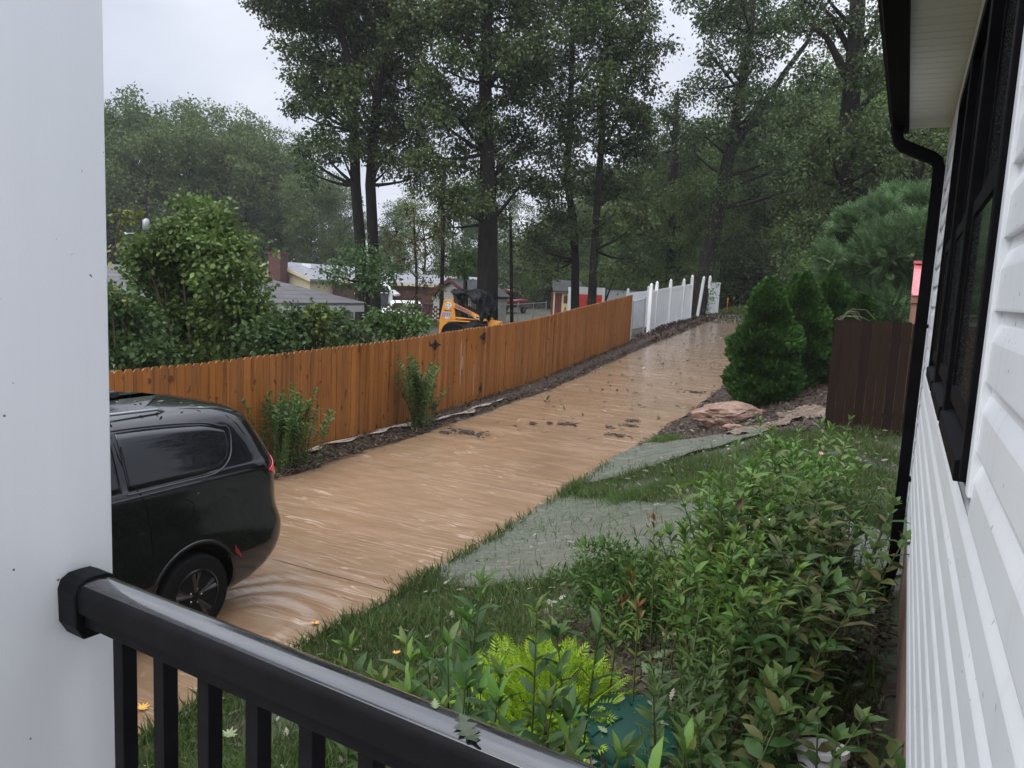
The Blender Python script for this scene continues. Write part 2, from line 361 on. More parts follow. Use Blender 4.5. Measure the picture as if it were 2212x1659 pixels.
POOL = smooth_poly([(-4.27, 6.75), (-4.29, 8.3), (-4.31, 10.3), (-3.7, 10.1), (-3.1, 9.75), (-2.07, 8.75), (-1, 8.1), (-.02, 7.6), (.12, 6.9), (.1, 6.3), (-.6, 6.2), (-1.4, 6.25), (-2.3, 6.7), (-2.75, 6.2), (-3.3, 6.35)], .05)
CHAN = smooth_poly([(-4.31, 11.2), (-4.3, 14.0), (-3.6, 14.35), (-2.9, 14.35), (-2.2, 14.3), (-2.0, 13.7), (-2.6, 13.1), (-3.0, 12.9), (-3.7, 11.6)], .05)
STREAM = smooth_poly([(-2.75, 14.35), (-2.35, 14.8), (-1.9, 15.0), (-2.1, 15.9), (-1.6, 16.1), (-.9, 15.6), (-.3, 15.5), (-.3, 14.5), (-1.0, 14.5), (-1.5, 14.7), (-1.7, 14.2), (-2.1, 13.9), (-2.5, 13.9)], .05)
def poly_sheet(name, P, step, lift, mat, zadd=lambda X, Y: 0*X):
    xs = [p[0] for p in P]; ys = [p[1] for p in P]
    zf = lambda X, Y: G(X, Y)+.006*np.sin(X*9+Y*5+2*np.sin(Y*3.1))+.005*np.sin(Y*15-X*6+3*np.sin(X*2.3))+zadd(X, Y)
    return sheet(name, np.arange(min(xs), max(xs)+step, step), np.arange(min(ys), max(ys)+step, step), lift, mat, mask=lambda x, y: inpoly(x, y, P), zfun=zf)
poly_sheet('water', POOL, .045, .022, M['runoff'])
poly_sheet('water', CHAN, .045, .055, M['runoff'])
m = pmat('stream', (.2, .13, .085), .15); k = NT(m); s1 = k.noise(aniso(k, 3.0, 8, 20), 1.0, 6, .7, 2.2)
c = k.ramp(s1, [(.36, (.10, .068, .045)), (.52, (.17, .12, .085)), (.64, (.27, .205, .155)), (.74, (.55, .48, .42))]); k.color(c); k.bump(s1, .8, .08); M['stream'] = m
poly_sheet('water', STREAM, .04, .055, M['stream'], lambda X, Y: .022*np.sin(X*7+Y*4+2*np.sin(Y*5))+.015*np.sin(X*17-Y*11)+.010*np.sin(X*31+Y*23))
# white wash along the foot of the wooden fence
m = pmat('foam', (.3, .26, .22), .2); k = NT(m); s1 = k.noise(aniso(k, 8, 2, 0), 1.0, 5, .6, 1.0)
k.color(k.ramp(s1, [(.40, (.10, .08, .06)), (.55, (.34, .31, .27)), (.68, (.62, .60, .55))])); k.bump(s1, .7, .05); M['foam'] = m
for (y0, y1, xo, wd) in ((9.7, 11.6, -8.98, .22), (11.5, 13.4, -8.92, .28), (13.2, 16.5, -8.55, .22)):
    warp_sheet('water', y0, y1, .06, 5, .12, M['foam'], lambda y, xo=xo, y0=y0: xo+.05*np.sin(y*4), lambda y, xo=xo, wd=wd, y0=y0, y1=y1: xo+.05*np.sin(y*4)+wd*np.sin(np.pi*np.clip((y-y0)/(y1-y0), .02, .98))*(.7+.4*np.sin(y*7)))
# grass blades
def wet(x, y): return inpoly(x, y, POOL) | inpoly(x, y, CHAN) | inpoly(x, y, STREAM)
def grass_blades(n, box, dens, hh, name, mat, extra=None):
    x = rng.uniform(box[0], box[1], n); y = rng.uniform(box[2], box[3], n)
    keep = np.ones(n, bool) if dens is None else dens(x, y)
    x, y = x[keep], y[keep]; n = len(x)
    h = rng.uniform(.5, 1.25, n)*hh(x, y); d = np.stack([rng.normal(0, .45, n), rng.normal(0, .45, n), np.ones(n)], 1)
    V, F = scatter([(0, -.035, 0), (0, .035, 0), (.55, .03, .0), (.55, -.03, 0), (1, 0, .28)], [(0, 1, 2), (0, 2, 3), (3, 2, 4)],
                   np.stack([x, y, G(x, y)], 1), frames(d, rng), h)
    return npmesh(name, V, F, mat)
def patch(x, y):   # clumpy turf, thin where mud shows
    return .5+.5*np.sin(x*2.3+1.2*np.sin(y*1.7))*np.sin(y*1.9+.9*np.sin(x*2.9))
def dn(x, y):
    p = rng.uniform(size=x.shape); d = np.where(wet(x+rng.normal(size=x.shape)*.07, y+rng.normal(size=x.shape)*.09), .016, .12+.95*patch(x, y)+.3*(x < -3.9))
    d = np.where((x > -1.9) & (y < 5.6) & (y > 2.4), d*.25, d); d = np.where((y > 12.6+.4*np.sin(3*x)), d*.3, d)
    return p < d
o = grass_blades(200000, (-4.34, .1, 1.2, 13.5), dn, lambda x, y: .08+.065*patch(x, y)+.05*(x < -4.2), 'grass', M['grass'])
tag(o, 'short wet green grass of the lawn beside the flooded drive', 'grass', kind='stuff')
# mulch chips, twigs and leaf litter
def litter(n, dens, size, mat, name, lift=.03, flat=.25, tv=QUAD_V, tf=QUAD_F):
    x, y = dens(n); n = len(x)
    d = np.stack([rng.normal(size=n), rng.normal(size=n), rng.normal(0, flat, n)], 1)
    V, F = scatter(tv, tf, np.stack([x, y, G(x, y)+lift], 1), frames(d, rng, (0, 0, 1), .5), rng.uniform(.5, 1.4, n)*size)
    return npmesh(name, V, F, mat)
M['chip'] = leafmat('chip', [(.02, .012, .008), (.05, .028, .018), (.09, .06, .04), (.03, .02, .015), (.16, .12, .09)], .6, 0)
M['litter'] = leafmat('litter', [(.04, .03, .015), (.05, .06, .03), (.10, .10, .06), (.03, .045, .02), (.20, .20, .13), (.28, .28, .22)], .4, .1)
CH = [(0, .12, 0), (1, .10, .02), (1, -.10, .02), (0, -.12, 0)]
def d_strip(n):
    y = rng.uniform(7, 42, n); t = rng.uniform(0, 1.04, n); return ml(y)+.03+(dr_l(y)-ml(y))*t, y
o = litter(26000, d_strip, .07, M['chip'], 'mulch_chips', .075, .3, CH); tag(o, 'dark bark mulch chips spread along the foot of the wooden fence', 'mulch', kind='stuff')
def d_isl(n):
    x = rng.uniform(-7, 0, n); y = rng.uniform(12.6, 40, n); kp = isl(x, y) & ~wet(x, y); return x[kp], y[kp]
o = litter(42000, d_isl, .08, M['chip'], 'mulch_chips', .045, .3, CH); tag(o, 'dark bark mulch round the columnar evergreens and the boulder', 'mulch', kind='stuff')
def d_bed(n):
    x = rng.uniform(-2.2, .12, n); y = rng.uniform(1.6, 5.9, n); return x, y
o = litter(9000, d_bed, .06, M['chip'], 'mulch_chips', .015, .3, CH); tag(o, 'dark mulch under the shrubs by the porch', 'mulch', kind='stuff')
# torn oak leaves
_N = [(0, .015), (.2, .07), (.42, .10), (.62, .09), (.82, .055), (1, .004)]; _T = [(.16, .17), (.34, .27), (.56, .27), (.76, .18), (.95, .06)]
OAK = [(x, y*s_, .03-.10*(x-.4)**2) for s_ in (1, -1) for x, y in _N]+[(x, y*s_, .06-.10*(x-.4)**2) for s_ in (1, -1) for x, y in _T]
OAKT = []
for _i in range(5):
    OAKT += [(_i, _i+6, _i+7), (_i, _i+7, _i+1), (_i, _i+1, 12+_i), (_i+6, 17+_i, _i+7)]
def d_lawn(n):
    x = rng.uniform(-4.4, .1, n); y = rng.uniform(1.4, 16, n); kp = ~wet(x, y) | (rng.uniform(size=n) < .12); return x[kp], y[kp]
o = litter(2600, d_lawn, .075, M['litter'], 'leaf_litter', .06, .35, OAK, OAKT); tag(o, 'pale torn oak leaves strewn over the lawn', 'leaves', kind='stuff')
def d_drive(n):
    y = rng.uniform(14, 41, n); return dr_l(y)+rng.uniform(0, 1, n)**.8*(dr_r(y)-dr_l(y)), y
o = litter(420, d_drive, .11, M['litter'], 'leaf_litter', .04, .25, OAK, OAKT); tag(o, 'leaves and twigs floating down the far part of the flooded drive', 'leaves', kind='stuff')
def d_far(n):
    y = rng.uniform(36, 50, n); return rng.uniform(-10.5, -3.5, n), y
o = litter(9000, d_far, .14, M['litter'], 'leaf_litter', .05, .4, OAK, OAKT); tag(o, 'leaf litter and wrack where the drive ends at the wood', 'leaves', kind='stuff')
def d_bank(n):
    y = rng.uniform(28, 44, n); return rng.uniform(-9.6, -8.2, n), y
o = litter(5000, d_bank, .12, M['chip'], 'leaf_litter', .06, .6, OAK, OAKT); tag(o, 'brown wrack and weeds at the foot of the white fence', 'leaves', kind='stuff')
# clots of bark floating on the drive
def clot(x, y, r, n, lab):
    mb = MB()
    for i in range(n):
        a = random.uniform(0, 6.28); q = random.gauss(0, r*.5); L = random.uniform(.04, .13); dx, dy = math.cos(a)*L/2, math.sin(a)*L/2
        px, py = random.gauss(0, r*.8), random.gauss(0, r*.35); z = random.uniform(.0, .035)
        mb.tube([(px-dx, py-dy, z), (px+dx*.3, py+dy*.3, z+.012), (px+dx, py+dy, z+random.uniform(-.01, .02))], [.008, .014, .006], 5)
    o = mb.build('bark_clump', M['chip_dark'], None, False, 0, (x, y, g(x, y)+.03)); tag(o, lab, 'debris', 'bark clumps caught on the flooded drive')
M['chip_dark'] = noisy('chip_dark', (.02, .013, .01), (.06, .035, .025), 40, .5, .4)
for x, y, r, n, lab in ((-7.56, 13.1, .30, 60, 'widest dark tangle of bark and twigs on the flooded drive, nearest the wooden fence'),
    (-7.95, 12.9, .07, 12, 'small bark clump just beside the widest tangle, on its fence side'),
    (-6.83, 14.58, .06, 14, 'bark clump nearest the wooden fence in the row of four small ones'),
    (-6.52, 14.8, .05, 10, 'smallest bark clump, second in the row of four from the fence'),
    (-6.32, 14.9, .06, 14, 'third reddish bark clump in the row of four from the fence'),
    (-6.1, 15.01, .09, 18, 'bark clump nearest the boulder in the row of four small ones'),
    (-5.1, 16.1, .12, 22, 'rearmost bark clump of the group beside the boulder end of the drive'),
    (-4.98, 15.6, .11, 18, 'middle bark clump of the group by the boulder'),
    (-5.35, 15.2, .06, 12, 'lone little bark clump left of the group by the boulder'),
    (-4.92, 14.6, .13, 24, 'front bark clump of the group beside the grassy bank tip'),
    (-4.75, 20.2, .16, 24, 'bark clump on the drive beside the nearest columnar evergreen')):
    clot(x, y, r, n, lab)
# single fallen leaves
def maple(s, x, y, z, rz, mat, lab, tilt=.1):
    P = []
    for i in range(20):
        a = math.pi*2*i/20; rr = (1, .55, .8, .45)[i % 4]*(1 if i else .25); P.append((math.cos(a)*rr*s, math.sin(a)*rr*s*.85))
    mb = MB(); vs = [(0, 0, .004)]+[(px, py, .35*(px*px+py*py)/s) for px, py in P]
    mb.add(vs, [(0, i+1, (i+1) % 20+1) for i in range(20)])
    o = mb.build('fallen_leaf', mat, None, False, 0, (x, y, z)); o.rotation_euler = (tilt, tilt*.6, rz); tag(o, lab, 'leaf', 'single fallen leaves')
M['leaf_gold'] = pmat('leaf_gold', (.62, .34, .06), .5); M['leaf_pale'] = pmat('leaf_pale', (.17, .21, .10), .5)
for s, x, y, mt, lab in ((.06, -4.51, 5.19, 'leaf_gold', 'pale yellow leaf floating on the muddy water behind the van'), (.06, -4.60, 3.48, 'leaf_gold', 'bright yellow leaf on mud seen between the railing bars'),
    (.045, -3.2, 4.6, 'leaf_gold', 'yellow leaf in the grass just above the railing'), (.045, -2.95, 4.3, 'leaf_gold', 'orange yellow leaf in the grass beside the railing, by the tall shoots'),
    (.07, -3.6, 3.35, 'leaf_pale', 'large pale green leaf lying in the grass behind the bars')):
    maple(s, x, y, g(x, y)+(.04 if x < -4.3 else .09), random.uniform(0, 6), M[mt], lab)
# ================================================================== the house on the right, its porch
WX = .15; SB = 1.80; ST = 4.40; HY0, HY1 = -4.0, 6.1
def vinyl_mat():
    m = pmat('white_vinyl', (.72, .74, .77), .32, .5); k = NT(m); co = k.coords()
    a = k.noise(co, 2.5, 4); b = k.noise(k.coords((1, 1, .3)), 30, 3)
    c = k.ramp(a, [(.3, (.74, .76, .78)), (.7, (.82, .84, .86))]); gr_ = k.noise(k.coords((2, 7, .5)), 2.2, 5, .65); c = k.mix(k.ramp(gr_, [(.55, 0), (.78, .28)]), c, (.42, .44, .40)); sp = k.noise(co, 55, 2, .4)
    c = k.mix(k.ramp(sp, [(.735, 0), (.755, .8)]), c, (.12, .10, .08)); k.color(c)
    return m
M['siding'] = vinyl_mat()
M['white_trim'] = noisy('white_trim', (.68, .70, .72), (.74, .75, .77), 3, .4, .04, 40)
M['soffit'] = noisy('soffit_white', (.68, .67, .62), (.74, .73, .68), 3, .55, .05, 60)
M['frame_black'] = noisy('frame_black', (.004, .004, .005), (.008, .008, .010), 12, .5, .05, spec=.04)
M['gutter_black'] = noisy('gutter_black', (.003, .003, .004), (.006, .006, .007), 9, .5, .06, spec=.02)
M['glass_dark'] = pmat('window_glass', (.012, .014, .014), .06, .6)
_m = M['glass_dark']; k = NT(_m); d = k.noise(k.coords(), 220, 2, .4); k.rough(k.ramp(d, [(.60, .05), (.68, .4)])); k.color(k.ramp(d, [(.68, (.02, .022, .022)), (.74, (.22, .23, .24))]))
m = pmat('brick', (.2, .09, .06), .85); k = NT(m); co = k.coords((1, 1, 1), (0, R(90), 0))
bt = k.n('ShaderNodeTexBrick', i_Scale=5.0, i_Mortar_Size=.018); k.l(co, bt.inputs['Vector'])
bt.inputs['Color1'].default_value = (.16, .075, .045, 1); bt.inputs['Color2'].default_value = (.24, .13, .085, 1); bt.inputs['Mortar'].default_value = (.26, .22, .19, 1)
k.color(bt.outputs[0]); k.bump(k.noise(k.coords(), 60, 4), .6, .01); M['brick'] = m
house = empty('house', (2.5, 1.0, 1.1), 'white vinyl sided house with black windows and black gutter close on the right', 'house')
HO = Vector((2.5, 1.0, 1.1))
def hb(mb, name, mat, smooth=False, bevel=0, parent=None):
    """build with world coordinates under the house"""
    mb.v = [(p[0]-HO.x, p[1]-HO.y, p[2]-HO.z) for p in mb.v]
    return mb.build(name, mat, parent or house, smooth, bevel)
LAP = [(0.000, .000), (.013, .000), (.0135, .004), (.012, .072), (.0105, .078), (.004, .100), (.002, .104), (0.0, .127)]
def siding(mb, y0, y1, z0, z1):
    """dutch lap boards; x offset towards the viewer, courses counted from SB"""
    prof = []; n0 = int(math.floor((z0-SB)/.127)); n1 = int(math.ceil((z1-SB)/.127))
    for i in range(n0, n1):
        for ox, oz in LAP:
            z = SB+i*.127+oz
            if z0-1e-4 <= z <= z1+1e-4: prof.append((ox, z))
    ny = 2; vs = []; ys = [y0, y1]
    for yy in ys:
        for ox, z in prof: vs.append((WX-ox, yy, z))
    n = len(prof); fs = [(i, i+1, n+i+1, n+i) for i in range(n-1)]
    fs2 = []
    # closed ends so that the profile reads where boards butt a trim
    for e, yy in ((0, y0), (1, y1)):
        b = len(vs)
        vs += [(WX+.02, yy, z) for ox, z in prof]
        for i in range(n-1): fs2.append((e*n+i, e*n+i+1, b+i+1, b+i))
    mb.add(vs, fs+fs2)
WY0, WY1, WZ0, WZ1 = 1.66, 4.30, 2.875, 4.16
sd_ = MB()
siding(sd_, HY0, WY0-.055, SB, ST); siding(sd_, WY1+.055, HY1, SB, ST)
siding(sd_, WY0-.055, WY1+.055, SB, WZ0-.012); 
sd_.box((WX+.001, WY0-.055, WZ1+.03), (WX+.03, WY1+.055, ST))
hb(sd_, 'siding_wall', M['siding'])
# body of the house behind its skin
w = MB(); w.box((WX+.22, HY0, SB), (6.8, HY1-.02, ST)); hb(w, 'wall', M['white_trim'])
w = MB(); siding_back = [(WX+.005, HY1), (6.9, HY1)]
for i in range(21):
    z = SB+i*.127
    if z+.12 > ST: break
    w.prism([(HY1+.013, z), (HY1+.0, z+.127), (HY1-.02, z+.127), (HY1-.02, z)], 'x', WX+.04, 6.8)
hb(w, 'siding_wall', M['siding'])
w = MB(); w.box((WX-.016, HY1-.05, SB), (WX+.04, HY1+.02, ST)); hb(w, 'corner_trim', M['white_trim'], bevel=.003)
w = MB(); w.box((WX+.004, HY0, .4), (6.7, HY1-.03, SB-.003)); hb(w, 'foundation', M['brick'])
# J trim left, under and above the windows
w = MB(); w.box((WX-.019, WY0-.058, WZ0-.02), (WX+.03, WY0-.003, WZ1+.03)); hb(w, 'window_trim', M['white_trim'], bevel=.003); w = MB(); w.box((WX-.019, WY1+.003, WZ0-.02), (WX+.03, WY1+.058, WZ1+.03))
hb(w, 'window_trim', M['white_trim'], bevel=.003)
w = MB(); w.box((WX-.012, HY0, WZ1+.10), (WX+.002, HY1, ST-.004)); hb(w, 'frieze_board', M['soffit'], bevel=.003)
# three double hung windows side by side
uw = (WY1-WY0)/3
for i in range(3):
    y0 = WY0+i*uw; y1 = y0+uw-.006; fr = MB(); x0, x1 = WX-.030, WX+.07
    fr.box((x0, y0, WZ0), (x1, y0+.045, WZ1)); fr.box((x0, y1-.045, WZ0), (x1, y1, WZ1))
    fr.prism([(x0-.008, WZ0-.012), (x1, WZ0-.012), (x1, WZ0+.065), (x0-.008, WZ0+.03)], 'y', y0+.046, y1-.046)
    fr.box((x0, y0+.046, WZ1-.05), (x1, y1-.046, WZ1))
    f = hb(fr, 'window', M['frame_black'], bevel=.002); f['label'] = 'black framed double hung window'
    ms = 3.47
    s1 = MB(); a, b = y0+.047, y1-.047
    for (xa, xb, za, zb) in ((WX-.018, WX+.012, WZ0+.067, ms+.02), (WX-.002, WX+.030, ms+.021, WZ1-.052)):
        s1.box((xa, a, za), (xb, a+.045, zb)); s1.box((xa, b-.045, za), (xb, b, zb)); s1.box((xa, a+.046, za), (xb, b-.046, za+.045)); s1.box((xa, a+.046, zb-.045), (xb, b-.046, zb))
    s1.v = [(p[0]-HO.x, p[1]-HO.y, p[2]-HO.z) for p in s1.v]; s1.build('sash', M['frame_black'], f, bevel=.0015)
    gl = MB(); gl.box((WX-.012, a+.044, WZ0+.11), (WX-.008, b-.044, ms-.024)); gl.box((WX+.004, a+.044, ms+.066), (WX+.008, b-.044, WZ1-.095))
    gl.v = [(p[0]-HO.x, p[1]-HO.y, p[2]-HO.z) for p in gl.v]; gl.build('pane', M['glass_dark'], f)
w = MB(); w.box((WX+.15, WY0-.05, WZ0-.05), (WX+.19, WY1+.05, WZ1+.05)); hb(w, 'blind', pmat('blind', (.05, .05, .05), .8))
# soffit with grooves, gutter, downspout, roof
SX0 = -.13
w = MB()
for i in range(int((HY1-1.2+.02)/.1)):
    y = 1.2+i*.1; w.box((SX0, y, ST), (WX+.02, y+.094, ST+.02))
w.box((SX0, 1.2, ST+.008), (WX+.02, HY1, ST+.03)); hb(w, 'soffit', M['soffit'])
w = MB(); w.prism([(SX0-.002, ST-.03), (SX0-.078, ST-.03), (SX0-.086, ST-.01), (SX0-.088, ST+.03), (SX0-.112, ST+.06), (SX0-.116, ST+.10), (SX0-.110, ST+.10), (SX0-.104, ST+.065), (SX0-.078, ST+.03), (SX0-.07, ST-.022), (SX0-.002, ST-.022)], 'y', 1.2, HY1+.01)
w.box((SX0-.10, HY1+.005, ST-.03), (SX0-.002, HY1+.012, ST+.09)); hb(w, 'gutter', M['gutter_black'])
w = MB(); w.box((SX0-.001, 1.2, ST-.03), (SX0+.018, HY1, ST+.12)); hb(w, 'fascia', M['gutter_black'], bevel=.002)
w = MB()
def duct(mb, pts, hx, hy):
    """rectangular pipe along pts in the x-z plane"""
    vs = []
    for i, p in enumerate(pts):
        p = Vector(p); t = (Vector(pts[min(i+1, len(pts)-1)])-Vector(pts[max(i-1, 0)])).normalized(); n = Vector((t.z, 0, -t.x)).normalized()
        for sx, sy in ((-1,-1),(1,-1),(1,1),(-1,1)): vs.append(p+n*hx*sx+Vector((0, hy*sy, 0)))
    fs = [(i*4+q, i*4+(q+1) % 4, i*4+4+(q+1) % 4, i*4+4+q) for i in range(len(pts)-1) for q in range(4)]+[(3,2,1,0), tuple(range(len(vs)-4, len(vs)))]
    mb.add(vs, fs)
DY = 5.88; gx = SX0-.045; dx = WX-.058
duct(w, [(gx, DY, ST), (gx, DY, ST-.09), (gx+.012, DY, ST-.125), (gx+.035, DY, ST-.15), (dx-.045, DY, ST-.235), (dx-.014, DY, ST-.262), (dx, DY, ST-.31), (dx, DY, 2.9), (dx, DY, 1.40), (dx-.015, DY, 1.32), (dx-.06, DY, 1.16)], .036, .05)
hb(w, 'downspout', M['gutter_black'], bevel=.006)
w = MB(); w.box((dx-.036, DY-.048, 3.05), (WX-.012, DY+.048, 3.075)); hb(w, 'strap', M['gutter_black']); w = MB(); w.box((dx-.036, DY-.048, 2.0), (WX-.012, DY+.048, 2.025)); hb(w, 'strap', M['gutter_black'])
M['shingle'] = noisy('shingle_black', (.02, .02, .022), (.05, .05, .052), 25, .85, .4)
w = MB(); w.prism([(SX0-.03, ST+.125), (3.4, ST+1.5), (7.2, ST+.125), (7.2, ST+.08), (3.4, ST+1.4), (SX0-.03, ST+.09)], 'y', HY0, HY1+.35); hb(w, 'roof', M['shingle'])
w = MB(); w.box((WX+.03, HY0, ST+.031), (6.9, HY1-.03, ST+.08)); hb(w, 'attic_floor', M['soffit'])
M['deck'] = noisy('porch_concrete', (.26, .25, .24), (.34, .33, .31), 6, .6, .1)
w = MB(); w.box((-1.78, -4.0, .3), (WX-.02, 1.0, 1.65)); hb(w, 'porch_floor', M['deck'], bevel=.01)
# porch column
m = pmat('column_paint', (.60, .62, .655), .38); k = NT(m); co = k.coords(); a = k.noise(co, 1.5, 3); sp = k.noise(co, 48, 2, .35)
gr_ = k.noise(k.coords((9, 9, .6)), 1.6, 5, .65); c = k.mix(k.ramp(sp, [(.755, 0), (.768, .9)]), k.ramp(k.math('ADD', k.math('MULTIPLY', a, .6), k.math('MULTIPLY', gr_, .4)), [(.3, (.70, .715, .735)), (.7, (.76, .775, .795))]), (.06, .04, .035)); k.color(c); k.bump(k.noise(co, 180, 3), .10, .002); M['column'] = m
mb = MB(); mb.box((-.145, -.145, 0), (.145, .145, 2.76)); mb.box((-.165, -.165, 0), (.165, .165, .12))
col_ = mb.build('porch_column', M['column'], None, bevel=.004, loc=(-1.36-.145, .965-.145, 1.65)); tag(col_, 'square white painted porch column at the left edge with dirt specks', 'column')
# railing
def ryc(x): return .884-.066*(x+1.254)
M['rail'] = pmat('rail_black', (.010, .010, .012), .12, .5, 0, 0, 1.0); M['rail'].node_tree.nodes['Principled BSDF'].inputs['Coat IOR'].default_value = 1.65; M['rail'].node_tree.nodes['Principled BSDF'].inputs['Coat Roughness'].default_value = .08; k = NT(M['rail']); a = k.noise(k.coords((3, 12, 1), (0, 0, R(-4))), 2.5, 5, .7)
k.rough(k.ramp(a, [(.40, .08), (.58, .34)])); k.bump(k.noise(k.coords(), 90, 3), .02, .002)
M['rail2'] = noisy('rail_side', (.005, .005, .006), (.009, .009, .011), 15, .5, .08, 200, spec=.08)
rl = empty('porch_railing', (-.6, ryc(-.6), 1.667), 'black metal porch railing with square bars and wet rounded handrail', 'railing'); RO = Vector((-.6, ryc(-.6), 1.667))
ang = math.atan(-.066); RM = Matrix.Rotation(ang, 4, 'Z')
def rb(mb, name, mat, **kw): return mb.build(name, mat, rl, **kw)
rl.rotation_euler = (0, 0, ang)
mb = MB(); prof = [(-.036, .896), (-.037, .930), (-.034, .940), (-.028, .947), (-.019, .9505), (.0, .952), (.019, .9505), (.028, .947), (.034, .940), (.037, .930), (.036, .896)]
mb.prism(prof, 'x', -.74, .78); h_ = rb(mb, 'handrail', M['rail'], smooth='auto')
h_.data.materials.append(M['rail2'])
for p_ in h_.data.polygons: p_.material_index = 0 if p_.normal.z > .8 else 1
mb = MB(); mb.box((-.74, -.024, .865), (.78, .024, .8955)); rb(mb, 'top_rail', M['rail2'], bevel=.002)
mb = MB(); mb.box((-.74, -.024, .09), (.78, .024, .125)); rb(mb, 'bottom_rail', M['rail2'], bevel=.002)
for i in range(12):
    x = -.615+i*.1185
    if x > .76: break
    mb = MB(); mb.box((x-.0145, -.0145, .125), (x+.0145, .0145, .865)); rb(mb, 'baluster', M['rail2'], bevel=.0015)
mb = MB(); mb.prism([(-.041, .868), (-.042, .930), (-.036, .948), (-.02, .957), (0, .958), (.02, .957), (.036, .948), (.042, .930), (.041, .868), (.026, .84), (-.026, .84)], 'x', -.758, -.70)
b_ = rb(mb, 'bracket', M['rail2'], bevel=.003)
mb = MB(); mb.lathe([(.006, 0), (.006, .003), (.003, .006)], 10, (-.73, -.03, .857), 'y'); mb.build('screw', M['black_gloss'], b_)
# leaves stuck to the wet handrail
M['leaf_stuck'] = pmat('leaf_stuck', (.035, .05, .02), .4)
def rail_leaf(x, s, rz, lab, mat, curl):
    mb = MB(); vs = [(p[0]*s, p[1]*s, p[2]*s+curl*s*(p[0]-.5)**2) for p in OAK]; mb.add(vs, OAKT)
    o = mb.build('fallen_leaf', mat, None); o.location = (x, ryc(x)+.01, 2.617); o.rotation_euler = (0, 0, rz); tag(o, lab, 'leaf', 'single fallen leaves')
rail_leaf(-.48, .066, -.7, 'curled green oak leaf lying on the wet handrail', M['leaf_stuck'], .5)
rail_leaf(-.52, .028, 2.2, 'tiny grey green leaf stuck on the handrail beside the curled leaf', M['leaf_pale'], .3)
# ================================================================== stained board fence along the drive
m = pmat('cedar', (.3, .1, .03), .45, .4); k = NT(m)
gi = k.n('ShaderNodeNewGeometry'); rnd = gi.outputs['Random Per Island']
co = k.coords((1, 9, .8)); ad = k.n('ShaderNodeVectorMath', operation='ADD'); k.l(co, ad.inputs[0]); cb = k.n('ShaderNodeCombineXYZ'); k.l(k.math('MULTIPLY', rnd, 60.0), cb.inputs[2]); k.l(cb.outputs[0], ad.inputs[1])
a = k.noise(ad.outputs[0], 2.2, 6, .6, 1.2); fine = k.noise(k.coords((1, 60, 1.2)), 3, 4)
wt = k.noise(k.coords((1, 1.0, .5)), 1.4, 4)
c = k.ramp(a, [(.30, (.11, .040, .009)), (.44, (.27, .098, .020)), (.60, (.36, .135, .026)), (.75, (.18, .070, .015))])
c = k.mix(.5, c, k.ramp(rnd, [(0, (.13, .048, .011)), (.15, (.27, .094, .018)), (.4, (.35, .126, .025)), (.6, (.20, .075, .015)), (.8, (.40, .155, .033)), (.9, (.15, .052, .012)), (1, (.28, .10, .02))]))
ds = k.ramp(k.noise(k.coords((1, 4.2, .12)), 2.1, 5, .6, .4), [(.54, 0), (.68, .8)]); c = k.mix(ds, c, (.075, .022, .008))
kn = k.ramp(k.noise(k.coords((1, 3.2, 1.9)), 2.6, 2, .4), [(.665, 0), (.70, .85)]); c = k.mix(kn, c, (.05, .014, .005))
c = k.mix(k.ramp(fine, [(.35, .35), (.6, 0)]), c, (.10, .03, .008)); k.color(c); k.bump(a, .35, .01); k.rough(k.ramp(wt, [(.35, .28), (.65, .6)])); M['cedar'] = m
FX = -9.12; FY0, FY1 = -3.0, 27.6; GATE0, GATE1 = 14.2, 16.3
fence = empty('wooden_fence', (FX, 12, g(FX, 12)), 'orange brown stained board fence with dog eared tops running along the flooded drive', 'fence'); FO = Vector((FX, 12, g(FX, 12)))
def boards(y0, y1, zoff=0, seed=1, toppts=None):
    mb = MB(); rnd_ = random.Random(seed); y = y0; i = 0
    while y < y1-.03:
        wd = min(.138, y1-y); gap = .006; z0 = g(FX, y+wd/2)+.02; zt = z0+1.80+rnd_.uniform(-.006, .006)+zoff
        xo = rnd_.uniform(-.003, .003); c_ = .030; ya, yb = y+gap/2, y+wd-gap/2; tilt = rnd_.uniform(-.002, .002)
        P = [(ya, z0), (yb, z0), (yb+tilt, zt-c_*1.3), (yb-c_+tilt, zt), (ya+c_+tilt, zt), (ya+tilt, zt-c_*1.3)]
        P = [(p[0]-FO.y, p[1]-FO.z) for p in P]; mb.prism(P, 'x', .0+xo, .018+xo); y += wd; i += 1
    return mb
boards(FY0, GATE0).build('boards', M['cedar'], fence); boards(GATE1, FY1, 0, 3).build('boards', M['cedar'], fence)
ga = boards(GATE0+.006, GATE1-.006, .012, 5).build('gate', M['cedar'], fence)
M['post_wood'] = noisy('post_wood', (.12, .06, .03), (.2, .10, .05), 8, .8, .3, stretch=(1, 1, .2))
y = FY0
while y < FY1:
    mb = MB(); z0 = g(FX, y); mb.box((-.11, y-.045-FO.y, z0-.1-FO.z), (-.02, y+.045-FO.y, z0+1.72-FO.z)); mb.build('post', M['post_wood'], fence); y += 2.4
for dz in (.3, 1.0, 1.6):
    mb = MB(); yy = FY0; pts = []
    while yy <= FY1+.01: pts.append((-.022, yy-FO.y, g(FX, yy)+dz-FO.z)); yy += 1.0
    mb.tube(pts, .03, 4); mb.build('rail', M['post_wood'], fence)
